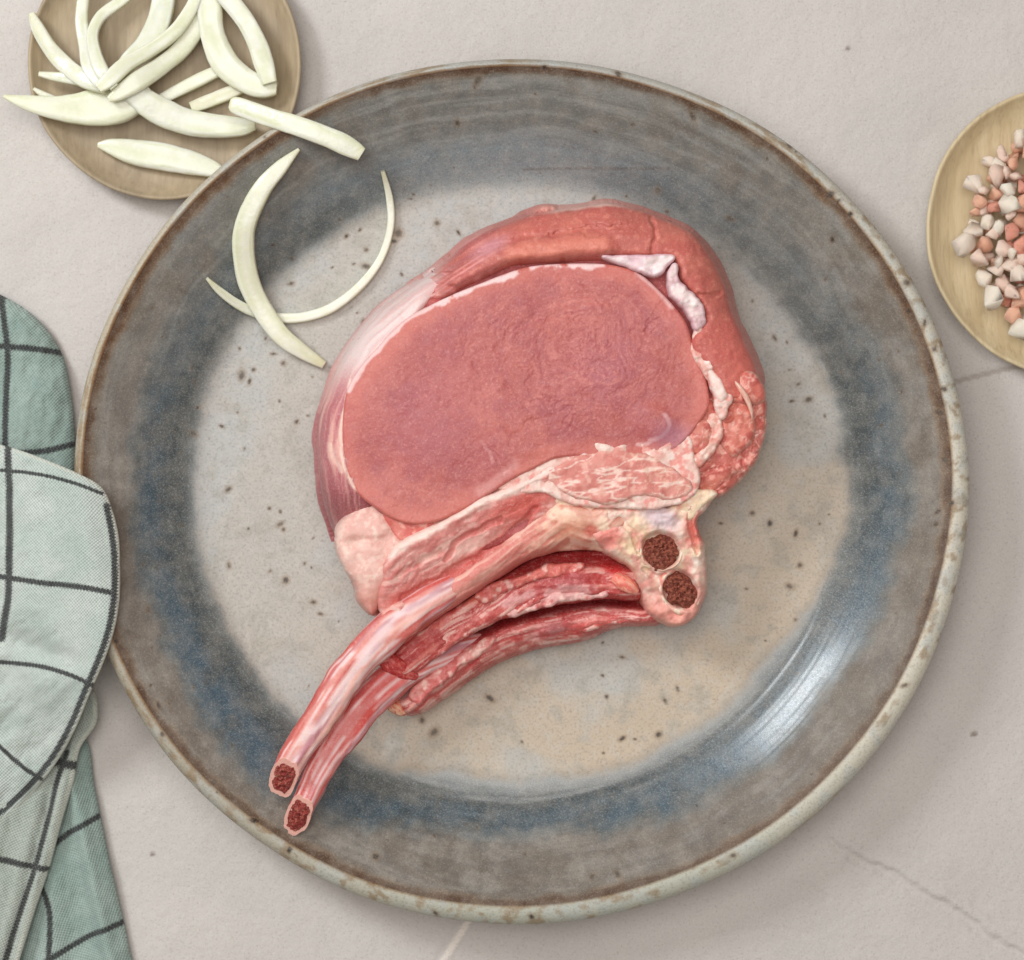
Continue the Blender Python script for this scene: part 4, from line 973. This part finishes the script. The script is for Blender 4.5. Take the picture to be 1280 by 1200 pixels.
    lump('fat_strip', M['fat'], [(622,610),(640,590),(656,576),(668,562),(682,566),(700,556),(724,558),(744,552),(770,556),(800,553),(822,558),(838,546),(852,540),(864,550),(866,572),(874,600),(862,622),(830,634),(760,636),(706,628),(680,616),(654,616)],
         41.6, (236, 200, 188), (228, 172, 160), (248, 226, 214), .9, .6, 35, .3, whitefn, .3, tex=6.)
    # added filler slab, shade of the open seams put into its dark red
    lump('seam_filler', M['cap'], [(520,372),(600,330),(700,310),(800,312),(860,350),(890,420),(910,480),(900,560),(880,606),(820,630),(740,640),(700,660),(600,690),(500,720),(470,700),(446,620),(440,520),(470,440)],
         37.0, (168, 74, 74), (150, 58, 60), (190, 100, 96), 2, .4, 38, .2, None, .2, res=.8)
    # yellow white fat and cartilage round the chine
    def chfn(c, PX, PY, d):
        c = mixc(c, (244, 214, 172), np.clip(ss(.40, .7, fbm(PX / 26, PY / 26, 251)) * .5 + blob(PX, PY, 800, 690, 20, 30, 0, .8) * .4, 0, 1))
        c = mixc(c, (232, 158, 146), ss(.48, .80, fbm(PX / 12, PY / 12, 252, 4)) * .8)
        c = mixc(c, (236, 150, 138), ss(715, 770, PY) * .75)
        c = mixc(c, (216, 196, 206), blob(PX, PY, 824, 645, 24, 15, .5, .5) * .8)
        c = mixc(c, (232, 116, 106), blob(PX, PY, 760, 670, 16, 15, 0, .6) * .7)
        c = mixc(c, (214, 92, 80), blob(PX, PY, 870, 660, 14, 20, 0, .6) * .7)
        return c
    lump('chine_fat', M['fat'], [(684,606),(700,612),(734,626),(768,632),(802,624),(834,632),(858,624),(892,616),(880,636),(872,652),(880,690),(884,724),(880,752),(866,774),(846,784),(826,776),(808,760),(802,738),(794,716),(776,700),(756,688),(738,676),(722,658),(704,640),(688,626)],
         lambda PX, PY: 39.5 - 9.0 * ss(640, 770, PY), (238, 204, 188), (232, 176, 162), (250, 234, 220), 3, 1.5, 36, 1.0, chfn, .6, tex=7., ragged=3.0,
         extra=lambda PX, PY: -2.2 * line(PX, PY, [(770,632),(800,622),(832,632)], 5, wob=6, seed=8) - 1.4 * line(PX, PY, [(775,650),(790,668),(798,690)], 5, wob=6, seed=3) - 1.6 * line(PX, PY, [(806,712),(822,722),(842,716)], 5, wob=5, seed=4)
               - 3.2 * blob(PX, PY, 826, 687, 24, 22, .3, .2) - 3.0 * blob(PX, PY, 850, 737, 20, 24, -.5, .2) - 1.6 * line(PX, PY, [(866,634),(862,655),(872,690)], 4, wob=5, seed=5))
    lump('fat_knob', M['fat'], [(838,604),(856,596),(868,612),(890,612),(896,618),(880,632),(862,650),(850,640),(846,622)], 39.8, (246, 218, 186), (240, 196, 170), (252, 236, 216), 1.8, 1.0, 37, .4, None, .6)
    # marrow in the chine
    def marrow_disc(name, cx, cy, z, rx, ry, rot, tilt, parent, seed):
        s = sc(HC); c0 = to_mm(np.array([cx, cy], float), HC); nr, nt_ = 22, 72
        th = np.arange(nt_) / nt_ * 2 * math.pi; V = []; C = []
        for i in range(nr + 1):
            q = i / nr; w = 1 + (fbm(np.cos(th) * 2.2 + 3, np.sin(th) * 2.2, seed, 4) - .5) * .75
            u = q * rx * w * np.cos(th); v = q * ry * w * np.sin(th)
            x = (u * math.cos(rot) - v * math.sin(rot)) * s; y = -(u * math.sin(rot) + v * math.cos(rot)) * s
            n_ = fbm(x / .75 + 9, y / .75, seed + 3, 3)
            zz = z + tilt[0] * x + tilt[1] * y + (n_ - .5) * 2.2 * (1 - q ** 6) + .5 * (1 - q * q) - 1.4 * q ** 8
            V.append(np.stack([x + c0[0], y + c0[1], zz], 1))
            cc = np.zeros((nt_, 3)) + (124, 58, 46); cc = mixc(cc, (160, 86, 66), ss(.45, .65, n_) * .8); cc = mixc(cc, (192, 112, 84), ss(.64, .76, fbm(x / .5, y / .5, seed + 5, 2)) * .7)
            C.append(cc)
        V = np.concatenate(V); C = np.concatenate(C); ids = np.arange(len(V)).reshape(nr + 1, nt_)
        # a short plug below the face
        low = V[ids[-1]].copy(); low[:, 2] -= 2.5; V = np.concatenate([V, low]); C = np.concatenate([C, C[ids[-1]]]); ids = np.concatenate([ids, (np.arange(nt_) + len(V) - nt_)[None]])
        F = np.stack([ids[:-1], np.roll(ids, -1, 1)[:-1], np.roll(ids, -1, 1)[1:], ids[1:]], -1).reshape(-1, 4).tolist()
        F = [f for f in F if len(set(f)) == 4]
        o = link_mesh(name, V, [f[::-1] for f in F][nt_ * 0:], M['marrow'], root, org, C)
        o.parent = parent; return o
    def ring_bone(cx, cy, z, rx, ry, rot, wpx, colr, seed):
        P = []
        for k in range(17):
            a = k / 16 * 2 * math.pi; u, v = rx * math.cos(a), ry * math.sin(a)
            P.append((cx + u * math.cos(rot) - v * math.sin(rot), cy + u * math.sin(rot) + v * math.cos(rot), z(a), wpx * (1 + .25 * math.sin(a * 2 + seed)), 2.2))
        def colf(PX, PY, t, th): return mixc(mixc(np.zeros(PX.shape + (3,)) + colr, (248, 228, 204), ss(.45, .65, fbm(PX / 9, PY / 9, seed + 3))), (222, 124, 112), ss(.56, .7, fbm(PX / 6, PY / 6, seed + 4)) * .6)
        return tube('chine_bone', M['bone'], P, HC, root, org, 20, .5, colf, lambda L, th: (fbm(L / 1.6, th * 1.2, seed) - .5) * .5)
    b1 = ring_bone(826, 687, lambda a: 34.1 - .8 * math.sin(a) + .7 * math.sin(3 * a), 26, 25, .2, 3.0, (238, 188, 168), 3)
    marrow_disc('marrow', 826, 687, 36.0, 26, 25, .2, (0, 0.05), b1, 261)
    b2 = ring_bone(851, 739, lambda a: 29.4 - 1.6 * math.sin(a) + .6 * math.sin(3 * a + 1), 23, 28, -.6, 4.0, (240, 180, 164), 4)
    marrow_disc('marrow', 850, 737, 31.6, 21, 25, -.5, (0, 0.2), b2, 262)
    # ---- ribs
    def rib_col(base, alt, red, edge, seed):
        def f(PX, PY, t, th):
            c = np.zeros(PX.shape + (3,)) + base
            st = fbm(th * 5.5 + 1.2 * fbm(t * 4, th, seed), t * 2.6, seed + 1, 4)
            c = mixc(c, alt, ss(.44, .60, st) * .85)
            c = mixc(c, red, ss(.56, .68, fbm(th * 7, t * 2.2, seed + 2, 4)) * .7)
            c = mixc(c, (190, 158, 176), ss(.56, .70, fbm(th * 4, t * 2.0, seed + 12, 3)) * .55)
            c = mixc(c, red, np.clip(ss(.35, .85, edge(th)), 0, 1) * (.75 + .5 * (st - .5)))
            c = mixc(c, (234, 176, 162), t >= 1.0)
            c = mixc(c, (246, 226, 224), (t < 1.0) * ss(.58, .68, fbm(th * 8, t * 4, seed + 6, 3)) * .7)
            return c
        return f
    def rdisp(seed): return lambda L, th: (fbm(L / 9, np.cos(th) * 1.6 + seed, seed, 3) - .5) * .30 + (fbm(L / 16, th * 3.2, seed + 2, 3) - .5) * .20
    def rib(path, end, tdir, nrm, colf, seed, mrx, mry, mrot, mtilt):
        e = np.append(to_mm(np.array(end[:2], float), HC), end[2])
        o = tube('rib_bone', M['bone'], path, HC, root, org, 44, .5, colf, rdisp(seed), cuts=[(e, nrm, tdir)], power=2.5)
        return o
    # lower rib first (runs beneath), then upper rib
    def ring_marrow(parent, ring, k, seed):
        c0 = ring.mean(0); nr = 14; m_ = len(ring)
        e = np.array([ring[i] - c0 for i in range(m_)]); nn = np.cross(e[0], e[m_ // 4]); nn /= np.linalg.norm(nn)
        if nn[2] < 0: nn = -nn
        V = []; C = []
        for i in range(nr + 1):
            q = i / nr; p = c0 + e * (q * k * (1 + (fbm(np.arange(m_) / m_ * 9, np.zeros(m_) + seed, seed) - .5) * .25))[:, None]
            n_ = fbm(p[:, 0] / .7, p[:, 1] / .7, seed + 3, 3)
            V.append(p + nn * ((n_ - .5) * 1.5 * (1 - q ** 6) + .55 - .75 * q ** 4)[:, None])
            cc = np.zeros((m_, 3)) + (138, 44, 42); cc = mixc(cc, (172, 74, 66), ss(.45, .65, n_) * .8); C.append(mixc(cc, (214, 140, 120), ss(.62, .76, fbm(p[:, 0] / .5, p[:, 1] / .5, seed + 5, 2)) * .6))
        ids = np.arange((nr + 1) * m_).reshape(nr + 1, m_)
        F = np.stack([ids[:-1], np.roll(ids, -1, 1)[:-1], np.roll(ids, -1, 1)[1:], ids[1:]], -1).reshape(-1, 4)
        V = np.concatenate(V); a_, b_, c_ = V[F[m_ * 5, 0]], V[F[m_ * 5, 1]], V[F[m_ * 5, 2]]
        if np.cross(b_ - a_, c_ - a_) @ nn < 0: F = F[:, ::-1]
        o = link_mesh('marrow', V, F.tolist(), M['marrow'], root, org, np.concatenate(C)); o.parent = parent
    r2 = rib([(600,806,16,12,3.5),(560,818,19,17,4.5),(520,832,22.5,21,5),(490,850,24.5,23,5.2),(452,886,25.6,23,5.0),(422,926,26.3,22,4.8),(397,966,26.8,19.5,4.6),(380,1004,27,17,4.4),(356,1056,27.4,15,4.3)],
             (367, 1022, 27.2), (-.42, -.9, .0), (-.24, -.46, .86),
             rib_col((212, 116, 112), (226, 156, 154), (204, 66, 60), lambda th: np.cos(th), 301), 301, 13, 22, .15, 0)
    ring_marrow(r2, tube.ring, .86, 264)
    r1 = rib([(590,722,31,16,4),(560,738,33,18,4.8),(515,764,34.6,22,5.2),(484,788,34.4,24,5.4),(452,822,33.8,23.5,5.4),(420,866,33.4,22,5.3),(392,910,33.2,20,5.0),(367,948,33,18,4.7),(340,1000,33,16,4.4)],
             (350, 970, 33.2), (-.5, -.86, 0), (-.30, -.50, .80),
             rib_col((224, 146, 136), (240, 192, 180), (200, 82, 76), lambda th: np.cos(th) * ss(0, .4, np.cos(th)), 311), 311, 13, 17, .1, 0)
    ring_marrow(r1, tube.ring, .84, 263)
    # ---- membranes and flesh between and under the ribs
    def strip(name, path, base, alt, hi, seed, mat='membrane', disp=.3, seg=30):
        def colf(PX, PY, t, th):
            c = np.zeros(PX.shape + (3,)) + base
            st = fbm(th * 3.4 + 2.5 * fbm(t * 5, th * .7, seed), t * 7, seed + 1, 4)
            c = mixc(c, alt, ss(.42, .64, st) * .85)
            c = mixc(c, hi, ss(.58, .68, fbm(th * 5 + 3 * t, t * 10, seed + 2, 4)) * .75)
            return c
        return tube(name, M[mat], path, HC, root, org, seg, .5, colf, lambda L, th: (fbm(L / 7, th * 2.2, seed, 4) - .5) * disp + (fbm(L / 2.2, th * 3.2, seed + 5, 3) - .5) * disp * .5)
    strip('fat_tag', [(478,882,21,6,2),(490,886,19.4,10,2.6),(500,890,17.6,11,2.8),(512,890,16,7,2)], (216, 96, 82), (240, 186, 150), (248, 214, 180), 371)
    strip('red_tissue', [(466,824,29,4,1.2),(480,826,29.6,11,2.0),(494,834,29.2,13,2.2),(508,842,28,11,2.0),(520,848,26.6,5,1.2)], (178, 48, 50), (200, 78, 74), (226, 120, 110), 373)
    strip('blood_vessel', [(768,722,29.6,7,1.8),(778,728,30.2,10,2.4),(788,734,30,9,2.2),(796,740,29,5,1.4)], (232, 118, 104), (244, 160, 138), (248, 190, 164), 375)
    # ragged shreds of membrane that bridge the gaps
    def shred(poly, z, seed, colour=(222, 150, 140)):
        return lump('membrane', M['membrane'], poly, z, colour, (200, 96, 92), (244, 206, 194), 1.0, 1.0, seed, .3, None, .5, tex=6., ragged=5.0)
    shred([(596,742),(640,722),(690,706),(730,704),(720,716),(680,722),(640,736),(606,756)], 30.8, 71, (214, 112, 102))
    shred([(628,764),(660,746),(704,742),(750,738),(760,746),(712,754),(668,764),(640,774)], 29.4, 72, (224, 168, 164))
    shred([(520,816),(556,792),(596,772),(606,782),(572,804),(534,832)], 29.6, 73, (206, 104, 98))
    shred([(508,870),(540,842),(580,816),(616,796),(612,812),(574,838),(540,868),(520,884)], 23.6, 74, (226, 150, 142))
    shred([(726,776),(760,766),(796,768),(790,780),(756,786),(732,792)], 22.4, 75, (214, 100, 92))
    shred([(478,764),(500,752),(524,748),(516,764),(496,780),(478,786)], 38.2, 76, (232, 168, 156))
    # ---- white flaps of silverskin in the seam
    def flapfn(c, PX, PY, d): return mixc(c, (206, 160, 172), (1 - ss(.3, 1.2, d)) * .5)
    lump('silverskin_flap', M['fat'], [(750,323),(780,321),(810,321),(838,320),(842,326),(832,336),(826,345),(816,348),(800,343),(778,335)], 43.6, (238, 216, 214), (226, 190, 198), (248, 234, 234), 1.0, 1.0, 41, .2, flapfn, .3, tex=8., ragged=3.0)
    lump('silverskin_flap', M['fat'], [(832,342),(842,331),(848,338),(847,350),(852,358),(866,370),(876,388),(880,402),(874,414),(864,412),(856,396),(844,378),(834,362)], 43.9, (240, 218, 214), (224, 186, 190), (250, 236, 234), 1.0, 1.4, 42, .3, flapfn, .4, tex=7., ragged=4.5)
    lump('silverskin_flap', M['fat'], [(876,450),(886,452),(892,466),(902,480),(908,496),(900,506),(890,496),(884,474)], 43.3, (244, 216, 206), (232, 180, 170), (250, 234, 226), 1.6, .7, 43, .2, None, .4, tex=6.)
    seamc = lambda c, PX, PY, d: mixc(c, (222, 140, 128), ss(.52, .66, fbm(PX / 8, PY / 8, 245, 4)) * .7)
    lump('fat_seam', M['fat'], [(868,410),(878,412),(876,428),(872,440),(884,450),(896,462),(904,482),(912,496),(906,512),(900,524),(894,510),(888,494),(878,470),(868,452),(862,436)], 42.6, (240, 206, 196), (230, 176, 164), (250, 232, 222), .9, 1.2, 44, .2, seamc, .3, tex=6., ragged=4.5)
    lump('fat_seam', M['fat'], [(884,520),(896,516),(902,528),(900,548),(890,566),(878,580),(862,590),(850,586),(858,572),(872,566),(884,548)], 41.0, (236, 190, 176), (224, 146, 132), (248, 226, 214), .9, 1.2, 45, .2, seamc, .3, tex=6., ragged=4.5)
    # ---- fleshy lumps at the right end
    def meatlump(poly, z, seed, colour=(222, 108, 96), hi=(240, 172, 156), R=2.2):
        def seam(c, PX, PY, d): return mixc(mixc(c, (246, 208, 190), (1 - ss(.2, .9, d)) * .45), (246, 214, 198), (1 - ss(.0, .03, np.abs(fbm(PX / 17, PY / 17, seed + 9, 3) - .5))) * .6)
        return lump('meat_lump', M['cap'], poly, z, np.array(colour) * .94 + np.array((-4, 4, 2)), (192, 92, 84), hi, R, .9, seed, 1.0, seam, 1.0, tex=8., extra=lambda PX, PY: -1.5 * (1 - ss(0, .06, np.abs(fbm(PX / 28, PY / 28, seed + 12, 2) - .5))) * .6)
    meatlump([(870,500),(890,484),(915,478),(935,482),(952,482),(958,506),(956,536),(951,562),(937,588),(914,611),(892,621),(868,612),(848,590),(846,566),(858,540),(866,520)], 37.2, 51, (216, 110, 100))
    meatlump([(868,510),(884,500),(897,512),(898,530),(890,552),(876,574),(860,572),(852,560),(858,534)], 40.2, 52, (226, 128, 114))
    meatlump([(902,512),(918,502),(936,508),(944,530),(940,550),(926,566),(912,572),(900,556),(896,534)], 39.8, 53, (228, 122, 108))
    meatlump([(858,588),(878,574),(900,578),(924,572),(926,588),(908,606),(884,616),(864,606)], 38.2, 54, (224, 122, 108))
    meatlump([(896,476),(918,464),(940,466),(953,484),(952,502),(930,506),(906,500)], 41.0, 55, (230, 118, 106))
    meatlump([(934,522),(946,506),(957,516),(956,546),(944,574),(930,582),(936,548)], 37., 56, (222, 122, 114), (250, 212, 202))
    strip('fat_tag', [(914,476,41.4,1.5,.8),(922,486,42.2,3,1.2),(930,498,41.8,3.4,1.2),(936,512,40.4,2.6,1.),(938,522,39,1,.6)], (238, 176, 156), (244, 200, 182), (250, 220, 206), 381, mat='fat')
chop()
for o in bpy.data.objects:
    if '_org' in o: del o['_org']
